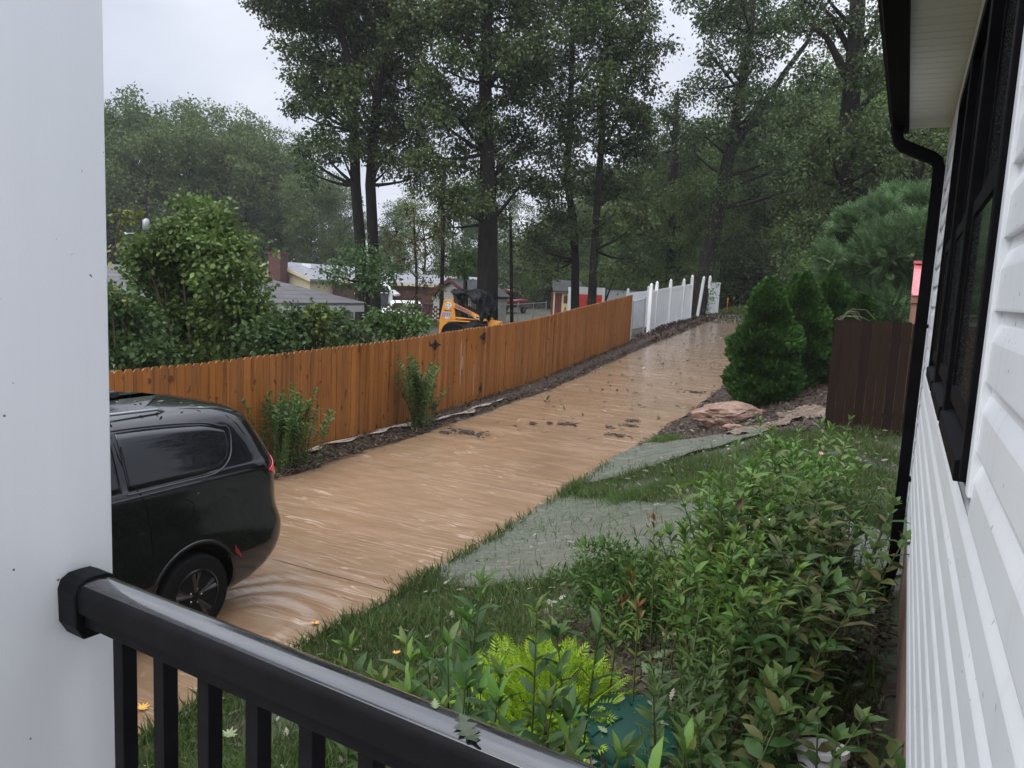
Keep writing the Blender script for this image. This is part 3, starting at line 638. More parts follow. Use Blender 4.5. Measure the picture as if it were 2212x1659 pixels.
def hinge(y, z, s=1.0):
    mb = MB(); z += g(FX, y)-FO.z; yy = y-FO.y
    P = [(-.30, .0), (-.27, .022), (-.2, .018), (-.13, .035), (-.06, .06), (-.03, .10), (0, .115), (.03, .10), (.06, .06), (.13, .035), (.2, .018), (.27, .022), (.30, 0), (.27, -.022), (.2, -.018), (.13, -.035), (.06, -.06), (.03, -.10), (0, -.115), (-.03, -.10), (-.06, -.06), (-.13, -.035), (-.2, -.018), (-.27, -.022)]
    mb.prism([(yy+p*s*.72, z+q*s) for p, q in P], 'x', .022, .030); mb.tube([(.036, yy, z-.07*s), (.036, yy, z+.07*s)], .010, 8)
    mb.build('hinge', M['black_matte'], ga)
hinge(GATE0, 1.58); hinge(GATE0+.02, .22)
mb = MB(); yy = GATE1-FO.y; zz = g(FX, GATE1)-FO.z
mb.box((.022, yy-.10, zz+1.55), (.034, yy-.01, zz+1.62)); mb.box((.022, yy+.01, zz+1.50), (.034, yy+.10, zz+1.66)); mb.tube([(.05, yy-.13, zz+1.585), (.05, yy+.07, zz+1.585)], .012, 8); mb.tube([(.034, yy+.05, zz+1.66), (.07, yy+.05, zz+1.69), (.07, yy+.05, zz+1.44), (.034, yy+.05, zz+1.40)], .010, 6)
mb.build('latch', M['black_matte'], ga)
mb = MB(); mb.box((.022, yy-.06, zz+.28), (.034, yy+.06, zz+.36)); mb.tube([(.045, yy, zz+.22), (.045, yy, zz+.44)], .012, 6); mb.build('drop_bolt', M['black_matte'], ga)
# bare scratches on the gate boards
M['bare'] = noisy('bare_wood', (.34, .2, .12), (.5, .36, .26), 30, .6, .1, stretch=(1, 1, .1))
mb = MB()
for yq, za, zb, w_ in ((15.32, .55, 1.6, .012), (15.45, .75, 1.5, .006), (15.95, .2, .95, .012), (16.02, .5, 1.1, .005), (15.38, .9, 1.2, .02)):
    zz = g(FX, yq)-FO.z; mb.box((.0225, yq-FO.y-w_, zz+za), (.0232, yq-FO.y+w_, zz+zb))
mb.build('scuffs', M['bare'], ga)

# ================================================================== black van behind the column
VX, VY, VZ = -6.2, 5.5, .02
van = empty('parked_van', (VX, VY-2.5, VZ), 'black minivan parked in the flood, its wet rear half showing past the porch column', 'car')
VO = Vector((0, -2.5, 0))      # local shapes are written from the rear bumper, y grows to the rear
def vb(mb, name, mat, parent=None, **kw):
    mb.v = [(p[0]-VO.x, p[1]-VO.y, p[2]-VO.z) for p in mb.v]; return mb.build(name, mat, parent or van, **kw)
ZL_ = [.26, .33, .42, .52, .62, .72, .80, .88, .96, 1.06, 1.18, 1.30, 1.39, 1.43, 1.46, 1.55, 1.65, 1.75, 1.84, 1.90, 1.945, 1.975, 1.995, 2.008, 2.015]
HW = [.86, .93, .965, .985, .995, 1.0, 1.004, 1.004, .998, .992, .992, .99, .985, .972, .955, .925, .893, .858, .822, .79, .745, .67, .55, .38, .1]
YRr = [-.42, -.28, -.15, -.06, -.015, 0, -.012, -.045, -.075, -.085, -.09, -.105, -.125, -.14, -.15, -.185, -.235, -.29, -.34, -.38, -.44, -.58, -.80, -1.15, -1.6]
YFf = [-5.0, -5.08, -5.14, -5.17, -5.18, -5.17, -5.13, -5.05, -4.9, -4.6, -4.25, -4.0, -3.9, -3.85, -3.8, -3.68, -3.5, -3.33, -3.15, -3.0, -2.85, -2.7, -2.5, -2.3, -2.0]
def lv(z): return float(np.interp(z, ZL_, HW)), float(np.interp(z, ZL_, YRr))+.26*min(1, max(0, (2.0-z)/.15)), float(np.interp(z, ZL_, YFf))
PP = 2.8
def hwf(y, z):
    h, yr, yf = lv(z); rc = .48; t = max(0, (y-(yr-rc))/rc); t = min(t, 1)
    u_ = max(0, ((yf+1.3)-y)/1.3); u_ = min(u_, 1)
    return h*(1-t**PP)**(1/PP)*(1-u_**3)**(1/3)*(1 if z < 1.4 else 1)
def yrf(x, z):
    h, yr, yf = lv(z); return yr-.48+.48*max(0, 1-min(1, abs(x)/h)**PP)**(1/PP)
def outline(z, N=26):
    h, yr, yf = lv(z); P = []
    for i in range(N+1):                                   # rear half, from the far side to the near side
        th = math.pi*i/N; cx, sx = math.cos(th), math.sin(th)
        P.append((-h*math.copysign(abs(cx)**(2/PP), cx), yr-.48+.48*abs(sx)**(2/PP)))
    L = (yr-.48)-(yf+1.3)
    for i in range(1, 24): P.append((h, yr-.48-L*i/24))
    for i in range(N+1):
        th = math.pi*i/N; cx, sx = math.cos(th), math.sin(th); P.append((h*math.copysign(abs(cx)**(2/3), cx), yf+1.3-1.3*abs(sx)**(2/3)))
    for i in range(23, 0, -1): P.append((-h, yr-.48-L*i/24))
    return P
mb = MB(); N_ = len(outline(1.0)); vs = []
zz_ = []
for i in range(len(ZL_)-1): zz_ += [ZL_[i], (ZL_[i]+ZL_[i+1])/2]
zz_.append(ZL_[-1])
for z in zz_: vs += [(p[0], p[1], z) for p in outline(z)]
fs = [(i*N_+q, i*N_+(q+1) % N_, (i+1)*N_+(q+1) % N_, (i+1)*N_+q) for i in range(len(zz_)-1) for q in range(N_)]+[tuple(range(N_))[::-1], tuple(range((len(zz_)-1)*N_, len(zz_)*N_))]
mb.add(vs, fs)
M['paint'] = pmat('van_paint', (.003, .003, .005), .25, .12, 0, 0, .6); M['paint'].node_tree.nodes['Principled BSDF'].inputs['Coat IOR'].default_value = 1.75; k = NT(M['paint']); a = k.noise(k.coords(), 140, 2, .5); k.bump(k.ramp(a, [(.58, 0), (.68, 1)]), .10, .003)
M['van_glass'] = pmat('van_glass', (.006, .006, .008), .04, .6, 0, 0, 0); k = NT(M['van_glass']); k.bump(k.ramp(k.noise(k.coords(), 120, 2), [(.6, 0), (.7, 1)]), .12, .003)
body = vb(mb, 'body', M['paint'], smooth=True)
bpy.context.view_layer.update()
HUBS = [(s, y) for s in (1, -1) for y in (-1.03, -4.12)]; HZ = .385
for s, y in HUBS:                                         # wheel wells cut out of the body
    cu = MB(); cu.lathe([(.43, -.32), (.43, .32)], 32, (s*.93+0, y+2.5, HZ+.03), 'x'); c_ = cu.build('cutter', M['paint'], van)
    md = body.modifiers.new('well', 'BOOLEAN'); md.operation = 'DIFFERENCE'; md.object = c_; md.solver = 'EXACT'
    bpy.context.view_layer.update(); dg = bpy.context.evaluated_depsgraph_get(); me = bpy.data.meshes.new_from_object(body.evaluated_get(dg))
    body.modifiers.clear(); body.data = me; bpy.data.objects.remove(c_)
me.name = 'body'
if hasattr(body.data, 'set_sharp_from_angle'): body.data.set_sharp_from_angle(angle=R(38))
def side_patch(y0, y1, zb, zt, name, mat, off=.004, s=1, ny=40, nz_=8, parent=None):
    mb = MB(); vs = []
    for i in range(ny+1):
        y = y0+(y1-y0)*i/ny
        for j in range(nz_+1):
            z = zb(y)+(zt(y)-zb(y))*j/nz_; vs.append((s*(hwf(y, z)+off), y, z))
    fs = [(i*(nz_+1)+j, (i+1)*(nz_+1)+j, (i+1)*(nz_+1)+j+1, i*(nz_+1)+j+1) for i in range(ny) for j in range(nz_)]
    mb.add(vs, fs); o = vb(mb, name, mat, parent, smooth=True); q = o.modifiers.new('s', 'SOLIDIFY'); q.thickness = .003; q.offset = 0; return o
def qz(y):  # lower edge of the quarter window, swept up at the rear
    t = min(1, max(0, (y+.98)/.40)); return 1.445+.285*(1-(1-t**2.4)**(1/2.4)) if t < 1 else 1.73
def qt(y): return 1.885-.08*((y+1.65)/1.1)**2-.05*max(0, (y+.85)/.27)**2
for s in (1, -1):
    side_patch(-1.64, -.585, qz, qt, 'side_window', M['van_glass'], .004, s)
    side_patch(-2.78, -1.70, lambda y: 1.445, lambda y: 1.90, 'side_window', M['van_glass'], .004, s)
    side_patch(-3.75, -2.85, lambda y: 1.445, lambda y: 1.90-.42*max(0, (-3.1-y)/.65)**1.4, 'side_window', M['van_glass'], .004, s)
def side_line(pts, r, name, mat, s=1, off=.004):
    mb = MB(); mb.tube([(s*(hwf(y, z)+off), y, z) for y, z in pts], r, 6); return vb(mb, name, mat, smooth=True)
M['trim_line'] = pmat('trim_line', (.05, .05, .055), .2, .6, .6)
M['gap'] = pmat('panel_gap', (.002, .002, .002), .9, .1)
ys_ = [-1.66+i*(1.09/40) for i in range(41)]
loop = [(y, qz(y)-.022-.015*max(0, (y+1.0)/.4)) for y in ys_]
loop = [(y+ .02*max(0, (y+1)/.4), z) for y, z in loop]+[(-.545, 1.765), (-.57, 1.80)]+[(y, qt(y)+.02) for y in ys_[::-1][3:]]
side_line(loop, .0085, 'window_trim', M['trim_line'])
side_line([(-1.68, 1.90), (-1.66, 1.7), (-1.60, 1.5), (-1.55, 1.40), (-1.50, 1.28), (-1.47, 1.1), (-1.46, .9)], .005, 'door_gap', M['gap'], off=.001)
side_line([(-5+i*.1, 1.405-.012*math.sin(i*.05)) for i in range(12, 42)], .006, 'beltline_trim', M['trim_line'])
side_line([(-4.3+i*.1, 1.12) for i in range(0, 29)]+[(-1.45, 1.12), (-1.44, 1.12)], .004, 'slide_rail', M['gap'], off=.001)
ring = [(-1.17+.125*math.cos(a*math.pi/16), 1.17+.105*math.sin(a*math.pi/16)) for a in range(33)]
side_line(ring, .0028, 'fuel_door', M['gap'], off=.0)
side_line([(-.60, 1.95), (-.52, 1.88), (-.44, 1.80), (-.38, 1.70)], .004, 'tailgate_gap', M['gap'], off=.0)
# flare over the rear wheel
fl = [(-1.03+.455*math.cos(a), HZ+.03+.455*math.sin(a)) for a in [R(-8+i*7) for i in range(29)]]
side_line(fl, .014, 'wheel_arch', M['paint'], off=-.006)
# corner lamps, rear glass, spoiler, bumper reflector
def corner(t0, t1, zb, zt, name, mat, s=1, off=.008, n=14, nz_=5, parent=None):
    mb = MB(); vs = []
    for i in range(n+1):
        th = t0+(t1-t0)*i/n
        for j in range(nz_+1):
            z = zb(i/n)+(zt(i/n)-zb(i/n))*j/nz_; h, yr, yf = lv(z)
            vs.append((s*(h*math.cos(th)**(2/PP)+off*math.cos(th)), yr-.48+.48*math.sin(th)**(2/PP)+off*math.sin(th), z))
    fs = [(i*(nz_+1)+j, (i+1)*(nz_+1)+j, (i+1)*(nz_+1)+j+1, i*(nz_+1)+j+1) for i in range(n) for j in range(nz_)]
    mb.add(vs, fs); o = vb(mb, name, mat, parent, smooth=True); q = o.modifiers.new('s', 'SOLIDIFY'); q.thickness = .01; q.offset = 0; return o
M['tail_red'] = pmat('tail_red', (.55, .015, .025), .12, .5, 0, 0, .8); M['reflector'] = pmat('reflector', (.20, .008, .010), .25)
for s in (1, -1):
    tl = corner(.20, 1.36, lambda t: 1.33-.11*min(1, t*2.2), lambda t: 1.345+.10*min(1, t*2), 'tail_light', M['tail_red'], s, .012)
    side_patch(-.61, -.53, lambda y: .58+(-.53-y)*1.1, lambda y: .62+(-.53-y)*1.4, 'side_reflector', M['reflector'], .006, s, 8, 3)
    corner(.60, .98, lambda t: 1.40+.05*(1-t), lambda t: 1.43+.36*t**.8, 'rear_corner_glass', M['van_glass'], s, .006)
mb = MB(); vs = []; n = 20
for i in range(n+1):
    x = -.72+1.44*i/n
    for j in range(7):
        z = 1.42+.40*j/6; vs.append((x*(1-.1*j/6), yrf(x*(1-.1*j/6), z)+.005, z))
mb.add(vs, [(i*7+j, (i+1)*7+j, (i+1)*7+j+1, i*7+j+1) for i in range(n) for j in range(6)]); vb(mb, 'rear_window', M['van_glass'], smooth=True)
mb = MB(); vs = []
for i in range(25):
    t = -1+2*i/24; x = t*.70; c_ = (1-abs(t)**4*.6)
    for (dy, dz) in ((-.30, .045), (-.02*c_, .010), (.05*c_, -.03), (.03*c_, -.07), (-.1, -.10)): vs.append((x, -.27+dy+.06*c_-.06, 1.93+dz-.05*abs(t)**3))
mb.add(vs, [(i*5+j, (i+1)*5+j, (i+1)*5+(j+1) % 5, i*5+(j+1) % 5) for i in range(24) for j in range(5)]+[(4,3,2,1,0), (120,121,122,123,124)]); vb(mb, 'spoiler', M['paint'], smooth='auto')
M['rail_metal'] = pmat('rail_metal', (.30, .31, .33), .3, .5, .8)
for s in (1, -1):
    mb = MB(); mb.tube([(s*.66, -1.05+0, 1.955), (s*.67, -1.15, 2.0), (s*.68, -2.0, 2.02), (s*.67, -2.9, 1.99), (s*.66, -3.0, 1.93)], .014, 8); vb(mb, 'roof_rail', M['rail_metal'], smooth=True)
    mb = MB()
    mb.tube([(s*.45, -.85, 1.975), (s*.45, -1.5, 2.004), (s*.44, -2.6, 1.995)], .006, 6); vb(mb, 'roof_bead', M['gap'], smooth=True)
mb = MB(); P = [(-1.32, 1.99), (-1.24, 2.055), (-1.17, 2.085), (-1.08, 2.085), (-1.04, 2.06), (-1.02, 1.99)]
mb.prism(P, 'x', -.035, .035); vb(mb, 'antenna_fin', M['paint'], bevel=.015, smooth='auto')
M['tyre'] = noisy('tyre', (.005, .005, .005), (.010, .0095, .009), 20, .7, .25, 80, spec=.08); M['rim'] = pmat('rim_black', (.008, .008, .009), .22, .4, .2, 0, .5)
for s, y in HUBS:
    mb = MB(); mb.lathe([(.235, -.11), (.31, -.125), (.345, -.115), (.362, -.085), (.366, -.03), (.366, .03), (.362, .085), (.345, .115), (.31, .125), (.235, .11)], 48, (s*.875, y, HZ), 'x')
    wh = vb(mb, 'wheel', M['tyre'], smooth='auto')
    mb = MB(); f = s*.875
    mb.lathe([(.238, -.1), (.243, s*.115), (.225, s*.122), (.222, s*.09), (.205, s*.03), (.05, s*.0)], 48, (f, y, HZ), 'x')
    mb.lathe([(.05, s*.05), (.06, s*.085), (.045, s*.10), (.0301, s*.102)], 24, (f, y, HZ), 'x')
    for q in range(5):
        for dq in (-.13, .13):
            a = 2*math.pi*q/5+.3; ca, sa = math.cos(a), math.sin(a); b2 = a+dq*1.3
            P = []
            for r_, w_ in ((.04, .030), (.13, .018), (.215, .022)):
                aa = a+dq*(r_/.2); 
                P.append(((r_, w_), aa))
            pts = [(f+s*(.085 if r_ < .1 else .098 if r_ < .2 else .10), y+r_*math.cos(aa), HZ+r_*math.sin(aa)) for (r_, w_), aa in P]
            mb.tube(pts, [.030, .022, .028], 6)
    vb(mb, 'rim', M['rim'], wh, smooth='auto')
    mb = MB()
    for q in range(5):
        a = 2*math.pi*q/5; mb.lathe([(.011, s*.08), (.011, s*.108), (.006, s*.112)], 6, (f, y+.062*math.cos(a), HZ+.062*math.sin(a)), 'x')
    vb(mb, 'lug_nuts', M['chrome'], wh)
# torn leaves on the van roof
def van_leaf(n):
    px = rng.uniform(-.75, .75, n); py = rng.uniform(-2.6, -.75, n)
    pz = np.array([np.interp(abs(a), HW[::-1], ZL_[::-1]) for a in px])+.012+0*px
    pz = np.minimum(pz, 2.012-.0*px); pos = np.stack([px+VX, py+VY, pz+VZ], 1)
    d = np.stack([rng.normal(size=n), rng.normal(size=n), rng.normal(0, .1, n)], 1)
    return scatter(OAK, OAKT, pos, frames(d, rng, (0, 0, 1), .15), rng.uniform(.03, .07, n))
V_, F_ = van_leaf(120); o = npmesh('leaf_litter', V_, F_, M['litter']); tag(o, 'small wet leaf scraps scattered over the black van roof', 'leaves', kind='stuff')
for y, z, s_ in ((-.95, 1.42, .035), (-1.02, 1.30, .022)):
    mb = MB(); mb.add([(p[2]*s_*.5, p[0]*s_, p[1]*s_) for p in OAK], OAKT); o = mb.build('fallen_leaf', M['leaf_pale']); o.location = (VX+hwf(y, z)+.008, VY+y, VZ+z); tag(o, 'pale scrap of leaf stuck to the van %s' % ('just under its rear side window' if z > 1.35 else 'between rear side window and fuel flap'), 'leaf', 'single fallen leaves')
# ================================================================== beyond the fence
def shingles(name, c1, c2):
    m = pmat(name, c1, .75, .4); k = NT(m); co = k.coords(); w_ = k.n('ShaderNodeTexWave', i_Scale=2.4, i_Distortion=1.2, i_Detail=3, bands_direction='Z'); w_.inputs['Detail Scale'].default_value = 3; k.l(co, w_.inputs['Vector'])
    a = k.noise(co, 2, 5); c = k.ramp(a, [(.3, c1), (.7, c2)]); c = k.mix(k.ramp(w_.outputs[0], [(0, .55), (.22, 0)]), c, (c1[0]*.35, c1[1]*.35, c1[2]*.35)); k.color(c); k.bump(k.noise(co, 30, 3), .4, .02); return m
M['roof_grey'] = shingles('roof_grey', (.085, .08, .085), (.125, .12, .125)); M['roof_pale'] = shingles('roof_pale', (.17, .17, .19), (.25, .25, .28))
M['roof_dark'] = shingles('roof_dark', (.02, .022, .022), (.04, .042, .04))
M['wall_white'] = noisy('wall_white', (.42, .42, .42), (.5, .5, .5), 2, .7, .1); M['wall_cream'] = noisy('wall_cream', (.42, .36, .22), (.48, .42, .28), 2, .7, .1)
m = pmat('brick_red', (.15, .05, .04), .85); k = NT(m); bt = k.n('ShaderNodeTexBrick', i_Scale=4.0, i_Mortar_Size=.015); k.l(k.coords((1, 1, 1), (R(90), 0, 0)), bt.inputs['Vector'])
bt.inputs['Color1'].default_value = (.065, .022, .02, 1); bt.inputs['Color2'].default_value = (.10, .035, .03, 1); bt.inputs['Mortar'].default_value = (.06, .035, .03, 1); k.color(bt.outputs[0]); M['brick_red'] = m
M['maroon'] = noisy('maroon', (.09, .012, .018), (.12, .02, .025), 5, .4, .05); M['truck_red'] = pmat('truck_red', (.12, .008, .016), .22, .5, 0, 0, .6)
M['pane'] = pmat('pane', (.03, .035, .04), .08, .6); M['orange'] = noisy('loader_orange', (.62, .24, .025), (.70, .30, .04), 4, .4, .1)
M['cab_grey'] = noisy('cab_grey', (.025, .03, .032), (.045, .05, .05), 6, .5, .1); M['white_paint'] = noisy('white_paint', (.58, .59, .60), (.66, .67, .68), 6, .45, .05)
def place(u, v, d, rz): p = at(u, v, d); return p
CAMR = R(YAW)                                    # turns local x across the view, local y away
# --- grey hip roofed house beyond the hedge (gable end to the near side)
hx, hy0, hy1 = -19.2, 11.6, 24.9; ez, rz_ = 2.22, 3.25
hs = empty('neighbour_house', (-22.5, 18, g(-22.5, 18)), 'low house with wide dark grey shingle roof and white fascia behind the fence hedge', 'house'); O = Vector(hs.location)
def P_(mb, name, mat, par, O, **kw): mb.v = [(p[0]-O.x, p[1]-O.y, p[2]-O.z) for p in mb.v]; return mb.build(name, mat, par, **kw)
mb = MB(); rx = -22.9; bx = -26.6; t = .14
v = [(hx, hy0, ez), (hx, hy1, ez), (bx, hy1, ez), (bx, hy0, ez), (rx, hy0, rz_), (rx, hy1-3.4, rz_)]
v += [(p[0], p[1], p[2]-t) for p in v]
mb.add(v, [(0, 1, 5, 4), (1, 2, 5), (2, 3, 4, 5), (6, 7, 11, 10)[::-1], (7, 8, 11)[::-1], (8, 9, 10, 11)[::-1], (0, 6, 7, 1), (1, 7, 8, 2), (2, 8, 9, 3), (0, 4, 10, 6), (4, 3, 9, 10)])
P_(mb, 'roof', M['roof_grey'], hs, O)
mb = MB(); mb.box((hx-.02, hy0+.1, ez-.34), (hx+.02, hy1, ez-.10)); mb.box((bx, hy1-.02, ez-.34), (hx-.03, hy1+.02, ez-.10)); P_(mb, 'fascia', M['wall_white'], hs, O)
mb = MB(); mb.box((bx+.4, hy0+.5, -.4), (hx-.4, hy1-.4, ez-.14)); mb.prism([(bx+.4, ez-.15), (hx-.4, ez-.15), (rx, rz_-.2)], 'y', hy0+.5, hy0+.6); P_(mb, 'wall', M['wall_white'], hs, O)
for y in (14.0, 18.5, 22.0):
    mb = MB(); mb.box((hx-.41, y-.5, .9), (hx-.36, y+.5, 1.8)); f = P_(mb, 'window', M['white_paint'], hs, O); mb = MB(); mb.box((hx-.365, y-.44, .96), (hx-.345, y+.44, 1.74)); P_(mb, 'pane', M['pane'], f, O)
# --- cream gabled house with the brick chimney
def gable_house(name, u, v_, d, wd, ln, eave, ridge, rz, wm, rm, lab, cat='house', trim=None, over=.35):
    p = at(u, v_, d); z0 = g(p.x, p.y); e = empty(name, (p.x, p.y, z0), lab, cat, None, rz)
    mb = MB(); mb.box((-wd/2, 0, -.3), (wd/2, ln, eave)); mb.prism([(-wd/2, eave+.001), (wd/2, eave+.001), (0, ridge-.08)], 'y', 0, ln); mb.build('wall', wm, e)
    sl = (ridge-eave)/(wd/2); mb = MB(); ex = wd/2+over; ze = eave-sl*over
    mb.prism([(-ex, ze), (0, ridge), (ex, ze), (ex, ze+.12), (0, ridge+.12), (-ex, ze+.12)], 'y', -over, ln+over); mb.build('roof', rm, e)
    if trim:
        mb = MB(); mb.prism([(-ex-.01, ze-.10), (0, ridge-.10), (ex+.01, ze-.10), (ex+.01, ze+.14), (0, ridge+.14), (-ex-.01, ze+.14)], 'y', -over-.05, -over-.005); mb.build('bargeboard', trim, e)
    return e
e = gable_house('gabled_house', 592, 600, 62, 7.6, 13, 1.8, 2.95, -CAMR*0+R(-30), M['wall_cream'], M['roof_pale'], 'cream gabled house with thick brick chimney far behind the grey roof', trim=M['wall_cream'])
e.rotation_euler.z = CAMR-R(28)
p = at(601, 565, 60.8); o_ = Vector(p)
mb = MB(); mb.box((-.62, -.4, -4.5), (.62, .4, .55)); mb.box((-.68, -.46, .551), (.68, .46, .72)); ch = mb.build('chimney', M['brick_red'], e)
ch.matrix_world = Matrix.Translation(p); ch.location = Matrix.Rotation(-e.rotation_euler.z, 4, 'Z') @ (p-Vector(e.location)); ch.rotation_euler = (0, 0, 0)
mb = MB(); q = Matrix.Rotation(-e.rotation_euler.z, 4, 'Z') @ (at(667, 573, 64)-Vector(e.location)); mb.box((q.x-.5, q.y-.3, q.z-.25), (q.x+.5, q.y+.3, q.z+.12)); mb.build('roof_vent', M['white_paint'], e)
# --- long low house with pale roof and white framed porch gable
p = at(850, 620, 62); z0 = g(p.x, p.y)
e = empty('long_house', (p.x, p.y, z0-.5), 'long low house with pale grey roof and brick wall beyond the perforated brick screen', 'house', None, CAMR-R(6))
mb = MB(); mb.prism([(-.4, 2.3), (3.5, 3.1), (7.4, 2.3), (7.4, 2.18), (3.5, 2.96), (-.4, 2.18)], 'x', -7.5, 6.5); mb.build('roof', M['roof_pale'], e)
mb = MB(); mb.box((-7.2, 0, -1), (6.2, 7, 2.2)); mb.build('wall', M['brick_red'], e)
mb = MB(); mb.box((-7.5, -.46, 2.12), (6.5, -.41, 2.33)); mb.build('fascia', M['wall_cream'], e)
mb = MB(); mb.prism([(-2.5, 1.3), (-.9, 2.35), (.7, 1.3), (.7, 1.45), (-.9, 2.53), (-2.5, 1.45)], 'y', -2.2, -.5); mb.build('porch_roof', M['white_paint'], e)
for x in (-2.2, -.9, .4):
    mb = MB(); mb.box((x-.09, -2.1, -1), (x+.09, -1.95, 1.5)); mb.build('porch_post', M['white_paint'], e)
for x in (-1.55, -.25):
    mb = MB(); mb.box((x-.5, -1.98, .1), (x+.5, -1.92, 1.55)); f = mb.build('window', M['white_paint'], e); mb = MB(); mb.box((x-.42, -2.0, .18), (x+.42, -1.985, 1.47)); mb.build('pane', M['pane'], f)
# --- white vehicle roof showing behind the brick screen
def loft(secs, n=10):
    """secs: list of (x, halfwidth, zlow, ztop) along x"""
    mb = MB(); vs = []
    for x, hw, zl, zt in secs:
        for i in range(n+1):
            a = math.pi*i/n; vs.append((x, -hw*math.copysign(abs(math.cos(a))**.5, math.cos(a)), zl+(zt-zl)*math.sin(a)**.45))
    m_ = n+1; mb.add(vs, [(i*m_+j, (i+1)*m_+j, (i+1)*m_+(j+1) % m_, i*m_+(j+1) % m_) for i in range(len(secs)-1) for j in range(m_)]+[tuple(range(m_))[::-1], tuple(range((len(secs)-1)*m_, len(secs)*m_))]); return mb
def wheels(e, xs, hw, r, mat=None):
    for x in xs:
        for s in (-1, 1):
            mb = MB(); mb.lathe([(r*.6, s*.02), (r, 0), (r, s*-.2), (r*.6, s*-.2)], 20, (x, s*hw, r), 'y'); w_ = mb.build('wheel', M['tyre'], e, smooth='auto'); mb = MB(); mb.lathe([(r*.58, s*.0), (r*.3, s*.03), (.02, s*.03)], 16, (x, s*hw, r), 'y'); mb.build('rim', M['galv'], w_)
p = at(896, 655, 50); e = empty('white_car', (p.x, p.y, .2), 'white car with dark side glass half hidden behind the brick screen', 'car', None, CAMR+R(4))
loft([(-2.1, .8, .4, .9), (-2.0, .88, .3, 1.15), (-1.2, .9, .3, 1.2), (1.0, .9, .3, 1.15), (2.0, .86, .3, .95), (2.15, .7, .45, .8)]).build('body', M['white_paint'], e, smooth=True)
loft([(-1.75, .6, 1.1, 1.2), (-1.45, .74, 1.1, 1.68), (.2, .76, 1.1, 1.72), (.95, .7, 1.1, 1.2)]).build('roof', M['white_paint'], e, smooth=True)
for s in (-1, 1):
    for x0, x1 in ((-1.35, -.45), (-.38, .5)):
        mb = MB(); mb.prism([(x0+.08, 1.54), (x1-.1, 1.56), (x1, 1.22), (x0, 1.22)], 'y', s*.765-.01, s*.765+.01); mb.build('window', M['pane'], e)
wheels(e, (-1.3, 1.35), .84, .32)
# --- perforated brick screen wall
p = at(897, 690, 37); e = empty('brick_screen', (p.x, p.y, g(p.x, p.y)), 'dark red perforated brick screen wall with solid piers left of the orange loader', 'wall', None, CAMR+R(3))
mb = MB(); M['brick_b'] = noisy('brick_block', (.07, .03, .028), (.14, .06, .05), 9, .8, .3)
rb_ = random.Random(4)
for r_ in range(8):
    for c_ in range(13):
        x = -1.5+c_*.25+(.125 if r_ % 2 else 0); mb.box((x, 0, .10+r_*.105), (x+.155, .12, .10+r_*.105+.10))
mb.build('lattice', M['brick_b'], e)
mb = MB(); mb.box((-1.7, -.03, -.4), (1.8, .15, .095)); mb.build('base', M['brick_b'], e)
for x, w_, zt in ((-2.05, .62, 1.25), (.55, .5, .98), (1.95, .4, .9)):
    mb = MB(); mb.box((x-w_/2, -.08, -.4), (x+w_/2, .2, zt)); mb.box((x-w_/2-.04, -.12, zt+.001), (x+w_/2+.04, .24, zt+.07)); mb.build('pier', M['brick_b'], e)
for i in range(7):
    mb = MB(); mb.box((-.1+i*.13, -.9, .2), (-.07+i*.13, -.87, 1.15)); mb.build('picket', M['black_matte'], e)
# --- cream lap sided shed with dark red trim
m = pmat('lap_cream', (.45, .44, .38), .6); k = NT(m); w_ = k.n('ShaderNodeTexWave', i_Scale=2.2, bands_direction='Z', wave_profile='SAW'); k.l(k.coords(), w_.inputs['Vector'])
k.color(k.ramp(w_.outputs[0], [(0, (.10, .09, .08)), (.12, (.44, .43, .37)), (1, (.5, .49, .43))])); k.bump(w_.outputs[0], .5, .02); M['lap_cream'] = m
e = gable_house('garden_shed', 975, 640, 42, 2.9, 3.0, 1.42, 2.2, R(-30), M['lap_cream'], M['roof_dark'], 'cream lap sided shed with dark red gable trim behind the orange loader', 'shed', M['maroon'], .18)
e.rotation_euler.z = CAMR-R(38)
